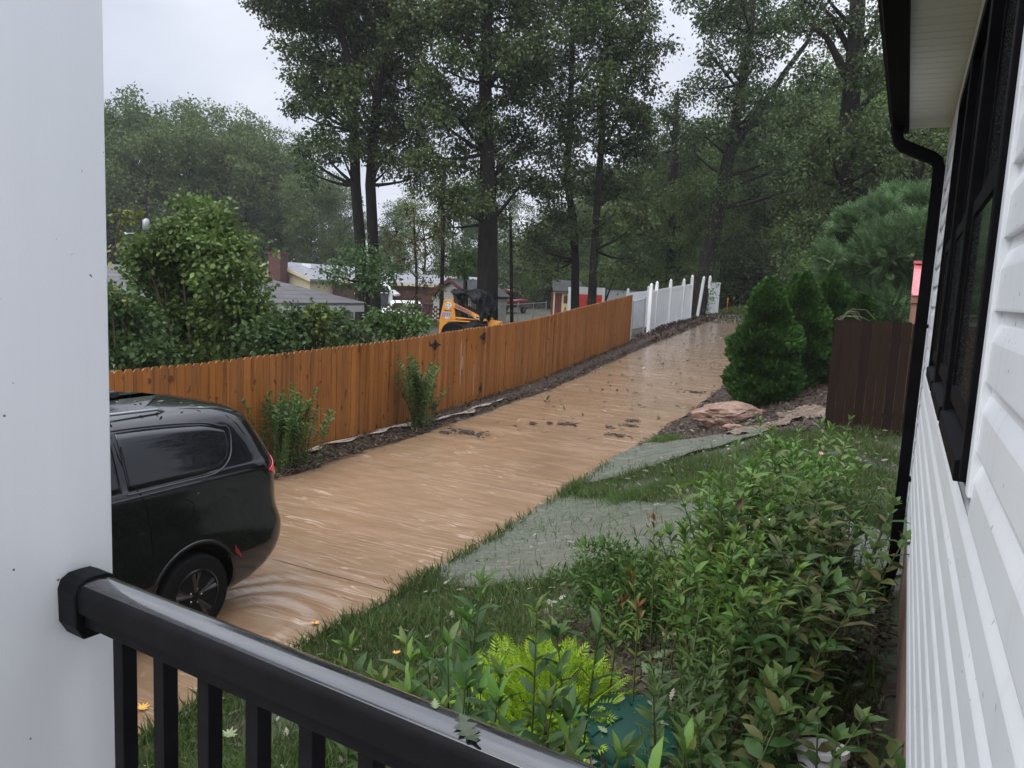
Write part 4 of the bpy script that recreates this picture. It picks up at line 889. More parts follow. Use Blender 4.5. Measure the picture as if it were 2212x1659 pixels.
# --- orange skid steer loader under a black sheet
p = at(948.3, 706.7, 28); LZ = 1.0; e = empty('skid_loader', (p.x, p.y, LZ), 'orange skid steer loader with grey mesh cab half covered by torn black plastic', 'loader', None, CAMR-R(7)); ld = e
def lz(zx, zy): return ((zx-275)/537, (780-zy)/537+.55)
def side(mb, pts, y0, y1): return mb.prism([lz(*q) for q in pts], 'y', y0, y1)
for y0, y1 in ((0, .12), (1.28, 1.40)):
    mb = MB(); side(mb, [(355, 230), (535, 230), (550, 290), (605, 612), (280, 612)], y0, y1); mb.build('tower', M['orange'], e, bevel=.012)
    mb = MB(); side(mb, [(275, 618), (885, 622), (885, 645), (450, 648), (430, 760), (400, 1050), (275, 1050)], y0-.02, y1); mb.build('chassis', M['orange'], e, bevel=.01)
    mb = MB(); side(mb, [(520, 272), (560, 285), (1225, 572), (1228, 600), (1110, 612), (960, 560), (935, 520), (545, 372)], y0-.06, y0+.05) if y0 < 1 else side(mb, [(520, 272), (560, 285), (1225, 572), (1228, 600), (1110, 612), (960, 560), (935, 520), (545, 372)], y1-.05, y1+.06)
    mb.build('lift_arm', M['orange'], e, bevel=.012)
    mb = MB(); yy = y0-.02 if y0 < 1 else y1+.02; a_ = lz(605, 572); b_ = lz(935, 578); mb.tube([(a_[0], yy, a_[1]), (b_[0]-.25, yy, b_[1])], .028, 10); mb.tube([(b_[0]-.26, yy, b_[1]), (b_[0]+.15, yy, b_[1]-.01)], .016, 8); mb.build('lift_ram', M['orange'], e)
    for xw in (.55, 1.55):
        mb = MB(); yw = y0-.2 if y0 < 1 else y1+.2; s = -1 if y0 < 1 else 1
        mb.lathe([(.2, -.13), (.36, -.14), (.4, -.1), (.4, .1), (.36, .14), (.2, .13)], 28, (xw, yw, .40), 'y'); w_ = mb.build('wheel', M['tyre'], e, smooth='auto'); mb = MB(); mb.lathe([(.2, -.10), (.1, -.11), (.02, -.11)], 16, (xw, yw, .40), 'y'); mb.lathe([(.2, .10), (.1, .11), (.02, .11)], 16, (xw, yw, .40), 'y'); mb.build('rim', M['orange'], w_)
mb = MB(); side(mb, [(640, 640), (885, 650), (1300, 700), (1350, 1000), (420, 1000), (440, 700)], .13, 1.27); mb.build('engine_cover', M['cab_grey'], e, bevel=.02)
mb = MB(); a_ = lz(1240, 600)
mb.prism([(a_[0]-.05, a_[1]), (a_[0]+.35, a_[1]-.05), (a_[0]+.45, a_[1]-.6), (a_[0]+.15, a_[1]-.7)], 'y', .1, 1.3); mb.build('quick_coupler', M['orange'], e)
mb = MB()   # cab: solid rear and floor, mesh sides
side(mb, [(505, 95), (560, 90), (700, 560), (1000, 575), (1000, 600), (590, 600)], .16, .2); side(mb, [(505, 95), (560, 90), (700, 560), (1000, 575), (1000, 600), (590, 600)], 1.2, 1.24)
side(mb, [(500, 80), (1060, 70), (1060, 92), (500, 100)], .16, 1.24); mb.build('cab_shell', M['cab_grey'], e, bevel=.01)
mb = MB(); side(mb, [(520, 100), (575, 600), (620, 600), (560, 100)], .2, 1.2); mb.build('cab_back', M['cab_grey'], e)
mb = MB()
for yy in (.17, 1.22):
    for i in range(13):
        x, z1 = lz(600+i*35, 120); _, z0 = lz(0, 590); x1 = lz(620+i*33, 590)[0]; mb.tube([(x, yy, z1), (x1, yy, z0)], .007, 4)
    for j in range(14):
        za = lz(0, 120+j*35)[1]; mb.tube([(lz(540+j*7, 0)[0], yy, za), (lz(1040, 0)[0], yy, za)], .007, 4)
mb.build('side_mesh', M['cab_grey'], e)
mb = MB(); side(mb, [(1020, 90), (1060, 90), (1110, 380), (1120, 600), (1080, 600), (1060, 400)], .16, .21); side(mb, [(1020, 90), (1060, 90), (1110, 380), (1120, 600), (1080, 600), (1060, 400)], 1.19, 1.24); mb.build('cab_post', M['cab_grey'], e)
# draped sheet
m = pmat('black_plastic', (.005, .005, .006), .35, .15); k = NT(m); k.bump(k.noise(k.coords((1, 1, .5)), 5, 5, .6, .8), .9, .06); M['plastic'] = m
mb = MB(); nx, ny = 30, 14; vs = []
r5 = np.random.default_rng(5)
for i in range(nx+1):
    for j in range(ny+1):
        t = i/nx; s_ = j/ny; x = .40+1.5*t; y = -.12+1.66*s_
        ed = abs(s_-.5)*2; base = lz(0, 62)[1]+.05+.06*math.sin(t*9)*math.cos(s_*5)
        hang = max(0, ed-.78)/.22; hl = (.10+.30*t+.12*math.sin(t*13)) * hang
        fr = max(0, t-.72)/.28; base -= fr**1.3*.62+.06*math.sin(s_*14)*fr; x += .14*fr*math.sin(s_*9)-.12*fr
        vs.append((x, y+.05*math.sin(t*17+s_*3)*hang, base-hl+.03*math.sin(i*1.9+j*2.3)))
mb.add(vs, [(i*(ny+1)+j, (i+1)*(ny+1)+j, (i+1)*(ny+1)+j+1, i*(ny+1)+j+1) for i in range(nx) for j in range(ny)])
o = mb.build('plastic_sheet', M['plastic'], None, smooth=True); o.location = e.location; o.rotation_euler = e.rotation_euler; q = o.modifiers.new('s', 'SOLIDIFY'); q.thickness = .006
tag(o, 'torn black plastic sheet draped over the cab of the orange loader', 'tarp')
mb = MB(); vs = []
for i in range(17):
    for j in range(13):
        t = i/16; s_ = j/12; x = 1.45+.42*t+.05*math.sin(s_*9+t*4)+.18*math.sin(math.pi*s_)*t; z = 1.95-1.15*s_*(.75+.25*math.sin(t*3.1))-.12*t; y = -.10+.10*math.sin(t*8+s_*3)+.25*t
        vs.append((x, y, z+LZ-1.0))
mb.add(vs, [(i*13+j, (i+1)*13+j, (i+1)*13+j+1, i*13+j+1) for i in range(16) for j in range(12)])
o2 = mb.build('hanging_flap', M['plastic'], o, smooth=True); q = o2.modifiers.new('s', 'SOLIDIFY'); q.thickness = .006
# lettering and marks on the loader
def text(s, size, x, z, y, mat, name, par, slant=0, rot=0, bold=.0, sx=1.0, face=None):
    c = bpy.data.curves.new(name, 'FONT'); c.body = s; c.size = size; c.extrude = .004; c.align_x = 'CENTER'; c.align_y = 'CENTER'; c.shear = slant; c.offset = bold; c.resolution_u = 2
    t_ = bpy.data.objects.new(name, c); COL.objects.link(t_); bpy.context.view_layer.update()
    me = bpy.data.meshes.new_from_object(t_.evaluated_get(bpy.context.evaluated_depsgraph_get())); bpy.data.objects.remove(t_); me.name = name
    o = link(me, name, mat, par); Mx = Matrix.Translation((x, y, z)) @ Matrix.Rotation(face or 0, 4, 'Z') @ Matrix.Rotation(rot, 4, 'Y') @ Matrix.Rotation(R(90), 4, 'X') @ Matrix.Diagonal((sx, 1, 1, 1)); o.matrix_local = Mx; return o
M['blue'] = pmat('blue_paint', (.01, .07, .35), .4); M['blue2'] = pmat('blue_dark', (.06, .06, .25), .4); M['ink'] = pmat('ink', (.02, .01, .005), .5)
x, z = lz(413, 512); text('DSL', .185, x, z, -.006, M['white_paint'], 'lettering', ld, .2, 0, .012, 1.15); text('DSL', .18, x, z, -.012, M['blue'], 'lettering', ld, .2, 0, .002, 1.15)
x, z = lz(435, 580); text('601', .125, x, z, -.008, M['white_paint'], 'lettering', ld, .1, 0, .006, 1.1)
x, z = lz(435, 440); text('TIGER CAT', .055, x, z, -.006, M['ink'], 'lettering', ld, 0, 0, .001, 1)
x, z = lz(750, 405); text('DAEWOO', .135, x, z, -.068, M['blue2'], 'lettering', ld, 0, R(24), .004, 1.05)
mb = MB(); side(mb, [(395, 290), (430, 268), (470, 270), (500, 300), (520, 345), (490, 365), (470, 395), (440, 420), (410, 395), (385, 370), (380, 330)], -.006, -.001); em = mb.build('emblem', M['white_paint'], ld)
mb = MB()
for q in ([(400, 305), (430, 300), (428, 308), (402, 316)], [(440, 290), (475, 290), (470, 299), (442, 298)], [(388, 335), (425, 330), (424, 340), (388, 346)], [(450, 320), (480, 312), (484, 322), (455, 332)], [(392, 362), (430, 356), (430, 365), (396, 374)], [(445, 350), (478, 345), (474, 356), (448, 360)], [(412, 388), (445, 380), (446, 388), (418, 398)], [(390, 262), (415, 270), (398, 290), (386, 280)]): side(mb, q, -.009, -.0065)
mb.build('emblem_stripes', M['ink'], em)
mb = MB(); side(mb, [(992, 505), (1078, 530), (1068, 570), (985, 545)], -.066, -.062); dc = mb.build('decal', M['white_paint'], ld); mb = MB(); side(mb, [(1003, 517), (1066, 535), (1058, 558), (998, 542)], -.069, -.0665); mb.build('decal_print', M['ink'], dc)
# --- dark red pickup with cap
p = at(1089, 668, 58); e = empty('red_pickup', (p.x, p.y, g(p.x, p.y)), 'dark red pickup truck with matching cap and chrome rear bumper, parked beyond the loader', 'truck', None, CAMR+R(28)+R(28))
e.rotation_euler.z = CAMR+R(64)
S_ = 1.0   # local x runs to the front of the truck
loft([(-2.6, .86, .55, 1.05), (-2.58, .95, .45, 1.15), (2.3, .95, .45, 1.15), (2.7, .9, .5, 1.05), (2.8, .8, .55, .95)]).build('body', M['truck_red'], e, smooth=True)
loft([(-2.55, .80, 1.05, 1.72), (-2.3, .84, 1.05, 1.78), (-.7, .84, 1.05, 1.78), (-.62, .82, 1.05, 1.70)]).build('cap', M['truck_red'], e, smooth=True)
loft([(-.58, .80, 1.05, 1.72), (-.4, .82, 1.05, 1.78), (.5, .8, 1.05, 1.76), (1.15, .78, 1.05, 1.16)]).build('cab', M['truck_red'], e, smooth=True)
mb = MB(); mb.prism([(-.66, 1.18), (.66, 1.18), (.58, 1.62), (-.58, 1.62)], 'x', -2.59, -2.55); mb.build('rear_window', M['pane'], e)
for s in (-1, 1):
    for x0, x1 in ((-2.2, -1.5), (-1.42, -.8), (-.35, .5)):
        mb = MB(); mb.prism([(x0, 1.2), (x1, 1.2), (x1-.04, 1.58), (x0+.04, 1.58)], 'y', s*.845-.012, s*.845+.012); mb.build('side_window', M['pane'], e)
    mb = MB(); mb.box((-2.62, s*.83-.06, .8), (-2.585, s*.83+.06, 1.02)); mb.build('tail_light', M['tail_red'], e)
mb = MB(); mb.box((-2.78, -.9, .5), (-2.6, -.25, .66)); mb.box((-2.78, .25, .5), (-2.6, .9, .66)); mb.box((-2.74, -.26, .45), (-2.6, .26, .6)); mb.build('bumper', M['chrome'], e, bevel=.01)
mb = MB(); mb.box((-2.76, -.16, .62), (-2.75, .16, .74)); mb.build('number_plate', M['white_paint'], e)
mb = MB(); mb.prism([(-.66, 1.2), (.66, 1.2), (.6, 1.66), (-.6, 1.66)], 'x', .88, .9); mb.build('windscreen', M['pane'], e)
wheels(e, (-1.65, 1.7), .88, .37)
# --- chain link fence run and end post by the pickup, gate beside the wooden fence
M['wire'] = pmat('wire', (.10, .10, .10), .6)
def chain(name, P0, P1, h, lab, posts=2, top=True, dens=.075, gate=False):
    P0, P1 = Vector(P0), Vector(P1); e = empty(name, P0, lab, 'fence' if not gate else 'gate'); D = P1-P0; L = Vector((D.x, D.y, 0)).length
    def F(s, z): return Vector((D.x*s/L, D.y*s/L, D.z*s/L+z))
    for i in range(posts):
        s = L*i/(posts-1); mb = MB(); mb.tube([F(s, -.2), F(s, h+.04)], .03, 8); mb.lathe([(.034, 0), (.034, .03), (.008, .055)], 8, tuple(F(s, h+.04))); mb.build('post', M['galv'], e, smooth='auto')
    mb = MB(); mb.tube([F(0, h), F(L, h)], .02, 8); mb.build('top_rail', M['galv'], e)
    if gate: mb = MB(); mb.tube([F(0.05, .06), F(L-.05, .06)], .02, 8); mb.build('bottom_rail', M['galv'], e)
    mb = MB(); n = int((L+h)/dens)
    for i in range(n):
        s = -h+i*dens
        for sg in (1, -1):
            a0 = max(0, s); b0 = min(L, s+h)
            if b0 <= a0: continue
            za, zb = a0-s, b0-s
            if sg < 0: za, zb = h-za, h-zb
            mb.tube([F(a0, za), F(b0, zb)], .0013, 3, False)
    mb.build('mesh_wire', M['wire'], e); return e
a_ = at(1080, 655, 36); b_ = at(1180, 657, 47); a_.z = g(a_.x, a_.y); b_.z = g(b_.x, b_.y)
chain('chain_fence', a_, b_, 1.15, 'low chain link fence with steel top rail in front of the pickup', 4, dens=.12)
chain('chain_gate', (-9.32, 28.35, g(-9.3, 28.35)), (-9.42, 30.2, g(-9.4, 30.2)), 1.45, 'chain link gate with leaning steel posts between wooden and white fences', 2, gate=True, dens=.055)
# --- cream and maroon playhouse
p = at(1222, 650, 56); e = empty('playhouse', (p.x, p.y, g(p.x, p.y)), 'small cream and maroon playhouse shed with double doors and dark roof', 'shed', None, CAMR+R(5))
mb = MB(); mb.box((-.85, 0, -.3), (1.0, 1.6, 1.78)); mb.build('wall', M['maroon'], e)
mb = MB(); mb.prism([(-.3, 1.75), (.8, 2.5), (1.9, 1.75), (1.9, 1.85), (.8, 2.62), (-.3, 1.85)], 'x', -1.0, 1.2); mb.build('roof', M['roof_dark'], e)
M['cream'] = noisy('cream_paint', (.55, .45, .20), (.62, .52, .26), 8, .55, .05)
mb = MB()
for x in (-.85, 1.0): mb.box((x-.05, -.04, -.3), (x+.05, .0, 1.78))
mb.box((-.95, -.06, 1.70), (1.1, -.041, 1.84)); mb.build('corner_board', M['cream'], e)
for i, x in enumerate((-.02, .56)):
    mb = MB(); mb.box((x-.27, -.05, .1), (x+.27, -.01, 1.66)); d_ = mb.build('door', M['cream'], e)
    mb = MB(); mb.prism([(x-.15, .95), (x+.15, .95), (x+.15, 1.42), (x, 1.58), (x-.15, 1.42)], 'y', -.062, -.052); mb.build('door_panel', M['maroon'], d_)
    mb = MB(); mb.prism([(x-.17, .2), (x+.17, .2), (x, .8)], 'y', -.062, -.052); mb.build('lower_panel', M['maroon'], d_)
    mb = MB(); mb.prism([(x-.08, .3), (x+.08, .3), (x, .55)], 'y', -.068, -.063); mb.build('lower_trim', M['cream'], d_)
# --- container with red roller door, pale box trailer
p = at(1295, 650, 52); e = empty('storage_container', (p.x, p.y, g(p.x, p.y)), 'pale storage unit with a bright red ribbed roller door', 'container', None, CAMR+R(2))
mb = MB(); mb.box((-1.75, .05, -.5), (1.6, 5, 2.15)); mb.build('shell', M['wall_white'], e)
mb = MB(); mb.box((-1.8, -.02, 1.72), (1.65, .049, 2.2)); mb.build('header', M['wall_white'], e)
M['red_door'] = noisy('red_door', (.42, .03, .02), (.5, .045, .03), 5, .5, .05); mb = MB()
for i in range(20): mb.prism([(-.02, -.4+i*.105), (-.02, -.31+i*.105), (.03, -.30+i*.105), (.03, -.41+i*.105)], 'x', -1.5, 1.35) if False else mb.add([(x, y, z) for x in (-1.55, 1.4) for (y, z) in ((0, -.4+i*.105), (-.035, -.375+i*.105), (-.035, -.32+i*.105), (0, -.296+i*.105))], [(0, 1, 5, 4), (1, 2, 6, 5), (2, 3, 7, 6), (0, 3, 2, 1), (4, 5, 6, 7)])
mb.build('roller_door', M['red_door'], e)
p = at(1347, 650, 49); e = empty('box_trailer', (p.x, p.y, g(p.x, p.y)), 'grey white box trailer with dark frame and faded print behind the white fence', 'trailer', None, CAMR-R(2))
M['trailer'] = noisy('trailer_skin', (.30, .32, .33), (.38, .40, .40), 3, .5, .05); mb = MB(); mb.box((-1.15, 0, .5), (1.3, 4, 2.15)); mb.build('box', M['trailer'], e, bevel=.03)
mb = MB(); mb.box((-1.2, -.03, .45), (-1.1, 0, 2.2)); mb.box((1.28, -.03, .45), (1.36, 0, 2.2)); mb.box((-1.1, -.03, 2.1), (1.28, 0, 2.2)); mb.build('frame', M['cab_grey'], e)
wheels(e, (0.2,), 1.1, .35)
# --- white vinyl privacy fence
m = pmat('vinyl_fence', (.6, .6, .6), .4); k = NT(m); co = k.coords((1, 1, .35)); a = k.noise(co, 2.2, 5, .65); b = k.noise(k.coords(), 9, 4)
c = k.ramp(a, [(.35, (.80, .81, .82)), (.6, (.72, .73, .73)), (.78, (.45, .46, .43))]); c = k.mix(k.ramp(b, [(.64, 0), (.78, .4)]), c, (.22, .24, .19)); k.color(c); M['vinyl'] = m
vpts = [(-9.32, 30.55, 1.98, 0), (-9.58, 32.2, 1.98, 0), (-9.55, 34.2, 1.98, 0), (-9.35, 35.7, 1.92, 0), (-9.2, 36.6, 2.05, 0), (-9.15, 37.9, 1.98, .09), (-9.12, 39.9, 1.98, 0), (-8.85, 41.2, 1.85, 0)]
vf = empty('vinyl_fence', (-9.3, 35, g(-9.3, 35)), 'white vinyl privacy fence with pointed post caps, weathered and leaning, along the far drive', 'fence'); VFO = Vector(vf.location)
def vpost(mbp, x, y, h, lean, par, O, capm=None):
    z = g(x, y); mb = MB(); L_ = Matrix.Translation((x-O.x, y-O.y, z-O.z-.1)) @ Matrix.Rotation(lean, 4, 'Y')
    mb.box((-.064, -.064, 0), (.064, .064, h), L_); p_ = mb.build('post', M['vinyl'], par, bevel=.006)
    mb = MB(); mb.lathe([(.08, 0), (.08, .025), (.055, .035), (.068, .07), (.066, .11), (.04, .16), (.008, .19)], 12); mb.v = [tuple(L_ @ (Vector(q)+Vector((0, 0, h)))) for q in mb.v]; mb.build('post_cap', M['vinyl'], p_, smooth='auto')
def vpanel(x0, y0, x1, y1, par, O, h=1.72, drop=0):
    d = Vector((x1-x0, y1-y0, 0)); L = d.length; d /= L; n = Vector((-d.y, d.x, 0)); mb = MB(); nb = max(1, int(L/.28)); z0, z1 = g(x0, y0), g(x1, y1)
    def bx_(s0, s1, za, zb, th):
        P = []
        for s in (s0, s1):
            zz = z0+(z1-z0)*s/L
            for off in (-th/2, th/2):
                for z in (za, zb): q = Vector((x0, y0, zz))+d*s+n*off; P.append((q.x-O.x, q.y-O.y, zz+z-O.z))
        mb.add(P, [(0, 1, 3, 2), (4, 6, 7, 5), (0, 4, 5, 1), (2, 3, 7, 6), (1, 5, 7, 3), (0, 2, 6, 4)])
    for i in range(nb): bx_(L*i/nb+.004, L*(i+1)/nb-.004, .10, h-.1-drop, .022)
    bx_(0, L, .04, .17, .045); bx_(0, L, h-.16-drop, h-.02-drop, .045); mb.build('panel', M['vinyl'], par)
for i, (x, y, h, ln) in enumerate(vpts[:-1]): vpost(None, x, y, h, ln, vf, VFO)
for i in (0, 1, 2, 3, 6):
    x0, y0 = vpts[i][:2]; x1, y1 = vpts[i+1][:2]; vpanel(x0, y0+.07, x1, y1-.07, vf, VFO)
vg = empty('vinyl_fence', (-12, 34, g(-12, 34)), 'greyer white vinyl fence run set back behind the roadside run and joining it', 'fence'); VGO = Vector(vg.location)
vb_ = [(-11.9, 35.0), (-10.0, 36.0), (-9.9, 38.4), (-9.7, 41.0)]
vb2 = [(-14.6, 37.2), (-12.9, 38.3), (-11.2, 39.6), (-9.9, 41.2)]
for L_ in (tuple((q.x, q.y) for q in (at(1356, 640, 36), at(1400, 640, 37.5))), ((-11.6, 38.2), (-10.4, 39.6), (-9.6, 41.4))):
    for i in range(len(L_)): vpost(None, *L_[i], 1.9, 0, vg, VGO)
    for i in range(len(L_)-1): vpanel(*L_[i], *L_[i+1], vg, VGO, 1.78)
# small orange marker beside the last panel
mb = MB(); mb.tube([(0, 0, 0), (0, 0, .9)], .015, 6); mb.box((-.03, -.005, .6), (.03, .005, .9)); x, y = -8.55, 41.9; o = mb.build('marker_stake', M['orange'], None, loc=(x, y, g(x, y))); tag(o, 'thin orange marker stake beside the end of the white fence', 'stake')
# --- poles
def pole(u, vtop, d, r, name, lab, cat, lean=0):
    b = at(u, 650, d); z0 = g(b.x, b.y); tp = at(u+lean, vtop, d); mb = MB(); mb.tube([(0, 0, 0), ((tp.x-b.x)*.5, (tp.y-b.y)*.5, (tp.z-z0)*.5), (tp.x-b.x, tp.y-b.y, tp.z-z0)], [r, r*.9, r*.8], 10)
    o = mb.build(name, M['bark'], None, smooth=True, loc=(b.x, b.y, z0)); return tag(o, lab, cat)
pole(1109, 470, 36, .085, 'utility_pole', 'slim dark wooden pole standing in front of the red pickup', 'pole', -6)
b = at(318, 650, 66); z0 = g(b.x, b.y); e = empty('utility_pole', (b.x, b.y, z0), 'far utility pole with pale transformer can and street lamp arm above the vine mound', 'pole', None, CAMR)
mb = MB(); mb.tube([(0, 0, 0), (0, 0, 8.4)], [.16, .12], 8); mb.build('mast', M['bark'], e)
mb = MB(); mb.box((-1.0, -.06, 7.3), (1.0, .06, 7.42)); mb.build('crossarm', M['bark'], e)
mb = MB(); mb.lathe([(.24, 5.2), (.28, 5.25), (.28, 6.0), (.2, 6.1), (.05, 6.2)], 14, (.15, -.35, 0)); mb.build('transformer', M['galv'], e, smooth='auto')
mb = MB(); mb.tube([(0, 0, 4.6), (-.8, -.1, 4.9), (-1.5, -.2, 4.85)], .035, 6); la = mb.build('lamp_arm', M['galv'], e); mb = MB(); mb.lathe([(.05, 0), (.18, .03), (.16, .12), (.05, .18)], 12, (-1.7, -.2, 4.74)); mb.build('lamp_head', M['white_paint'], la, smooth='auto')
for i, dx_ in enumerate((-.9, 0, .9)):
    mb = MB(); pts = [(dx_+(t-.0)*14, -2*t*3, 7.5+1.2*((t*2-1)**2-1)) for t in [j/12 for j in range(13)]]; mb.tube([(-p_[0] if False else p_[0], p_[1], p_[2]) for p_ in pts], .012, 4); mb.build('wire', M['black_matte'], e)
# --- dark side fence by the house and red metal roofed shelter
m = pmat('dark_fence', (.04, .02, .012), .85, .08); k = NT(m); gi = k.n('ShaderNodeNewGeometry'); a = k.noise(k.coords((9, 1, .7)), 2.5, 5, .6, .8)
k.color(k.mix(.5, k.ramp(a, [(.3, (.008, .005, .004)), (.7, (.024, .014, .009))]), k.ramp(gi.outputs['Random Per Island'], [(0, (.010, .006, .005)), (1, (.028, .016, .010))]))); k.bump(a, .3, .01); M['dark_fence'] = m
e = empty('side_fence', (-1.0, 13.4, g(-1, 13.4)), 'dark brown board fence panel beside the house past the lawn', 'fence'); mb = MB(); x = -.02; i = 0; zb0 = .0
while x < 3.4:
    dz = .006*math.sin(i*3); wd = .14; P = [(x, -.02), (x+wd-.003, -.02), (x+wd-.003, 1.80+dz), (x+wd-.025, 1.825+dz), (x+.022, 1.825+dz), (x, 1.80+dz)]
    mb.prism(P, 'y', 0+.002*(i % 2), .018+.002*(i % 2)); x += wd; i += 1
mb.build('boards', M['dark_fence'], e)
for z in (.3, 1.5):
    mb = MB(); mb.box((0, .021, z), (3.4, .06, z+.085)); mb.build('rail', M['dark_fence'], e)
mb = MB(); mb.box((-.005, .022, -.1), (.085, .11, 1.75)); mb.build('post', M['dark_fence'], e)
M['metal_red'] = noisy('metal_roof_red', (.38, .06, .07), (.50, .15, .16), 14, .3, .1)
q = at(1968, 640, 15.6); e = empty('metal_roof_shelter', (q.x, q.y, g(q.x, q.y)), 'wooden shelter with faded red metal roof rising behind the dark side fence', 'shelter'); z0 = e.location.z
zt = at(1975, 562, 15.6).z-z0; ze = at(1975, 637, 15.6).z-z0
mb = MB()
mb.prism([(0, ze), (1.3, zt), (2.6, ze), (2.6, ze-.02), (1.3, zt-.02), (0, ze-.02)], 'x', 0, 2.4)
for i in range(5): mb.prism([(0, ze+.001), (1.3, zt+.001), (1.3, zt+.025), (0, ze+.025)], 'x', .0+i*.45, .02+i*.45)
mb.build('roof', M['metal_red'], e)
mb = MB(); mb.box((-.02, 1.18, zt-.01), (2.42, 1.42, zt+.05)); mb.build('ridge_cap', M['metal_red'], e)
M['cedar_post'] = noisy('cedar_post', (.16, .07, .04), (.26, .13, .08), 9, .7, .2, stretch=(1, 1, .2))
mb = MB(); mb.box((.0, .03, ze-.16), (2.4, .07, ze-.025)); mb.build('beam', M['cedar_post'], e)
for x in (.02, 2.28):
    mb = MB(); mb.box((x, .08, -.1), (x+.1, .18, ze-.03)); mb.box((x, 2.4, -.1), (x+.1, 2.5, ze-.03)); mb.build('post', M['cedar_post'], e)
# dry vine runners on the corner of the dark fence
mb = MB(); r9 = random.Random(9)
for i in range(6):
    p0 = Vector((-1.0+r9.uniform(-.05, .1), 13.4, g(-1, 13.4)+1.8)); L = r9.uniform(.25, .85); up_ = r9.uniform(.05, .24); mb.tube([p0, p0+Vector((L*.3, -.03, up_)), p0+Vector((L*.7, -.04, up_*1.0)), p0+Vector((L, -.04, up_*.2))], [.0035, .003, .0025, .002], 5)
o = mb.build('dry_vine', noisy('dry_twig', (.16, .13, .09), (.28, .23, .18), 20, .8)); tag(o, 'pale dry vine runners sprawling on the top corner of the dark side fence', 'vine')
# --- boulder with its small neighbour
def rock(name, c, s, seed, mat, lab, rz=0, flat=.5):
    bm = bmesh.new(); bmesh.ops.create_icosphere(bm, subdivisions=5, radius=1); r_ = np.random.default_rng(seed); ds = r_.normal(size=(34, 3)); ds /= np.linalg.norm(ds, axis=1)[:, None]; of = r_.uniform(.60, .98, 34)
    from mathutils import noise as N
    for v in bm.verts:
        d = v.co.normalized(); t = 1.0
        for q, o_ in zip(ds, of):
            dt = d.x*q[0]+d.y*q[1]+d.z*q[2]
            if dt > 0: t = min(t, o_/dt)
        t *= 1+.14*N.noise(d*2.5+Vector((seed, 0, 0)))+.07*N.noise(d*8)+.03*N.noise(d*22)+.03*abs(N.noise(Vector((d.x*3, d.y*3, d.z*14)))); v.co = Vector((d.x*t*s[0], d.y*t*s[1], d.z*t*s[2]))
    me = bpy.data.meshes.new(name); bm.to_mesh(me); bm.free(); o = link(me, name, mat, None, False, 0, c); me.polygons.foreach_set('use_smooth', [True]*len(me.polygons)); o.rotation_euler = (.08, -.10, rz); return tag(o, lab, 'rock')
m = pmat('sandstone', (.2, .12, .09), .5); k = NT(m); co = k.coords((1, 1, 3.5)); a = k.noise(co, 3, 6, .65); b = k.noise(k.coords(), 14, 5, .7)
c = k.ramp(a, [(.30, (.10, .055, .04)), (.5, (.23, .135, .095)), (.68, (.33, .22, .165))]); c = k.mix(k.ramp(b, [(.55, 0), (.72, .5)]), c, (.06, .04, .035)); k.color(c); k.bump(b, .8, .03, k.bump(a, .8, .06)); k.rough(k.ramp(b, [(.4, .3), (.6, .65)])); M['sandstone'] = m
rock('boulder', (-3.05, 15.9, g(-3.0, 15.9)+.20), (.92, .55, .34), 11, M['sandstone'], 'broad flat pinkish sandstone boulder where the run-off meets the drive', R(28))
rock('stone', (-2.75, 14.95, g(-2.75, 14.95)+.04), (.22, .16, .10), 4, M['sandstone'], 'small reddish stone just below the broad boulder', .3)
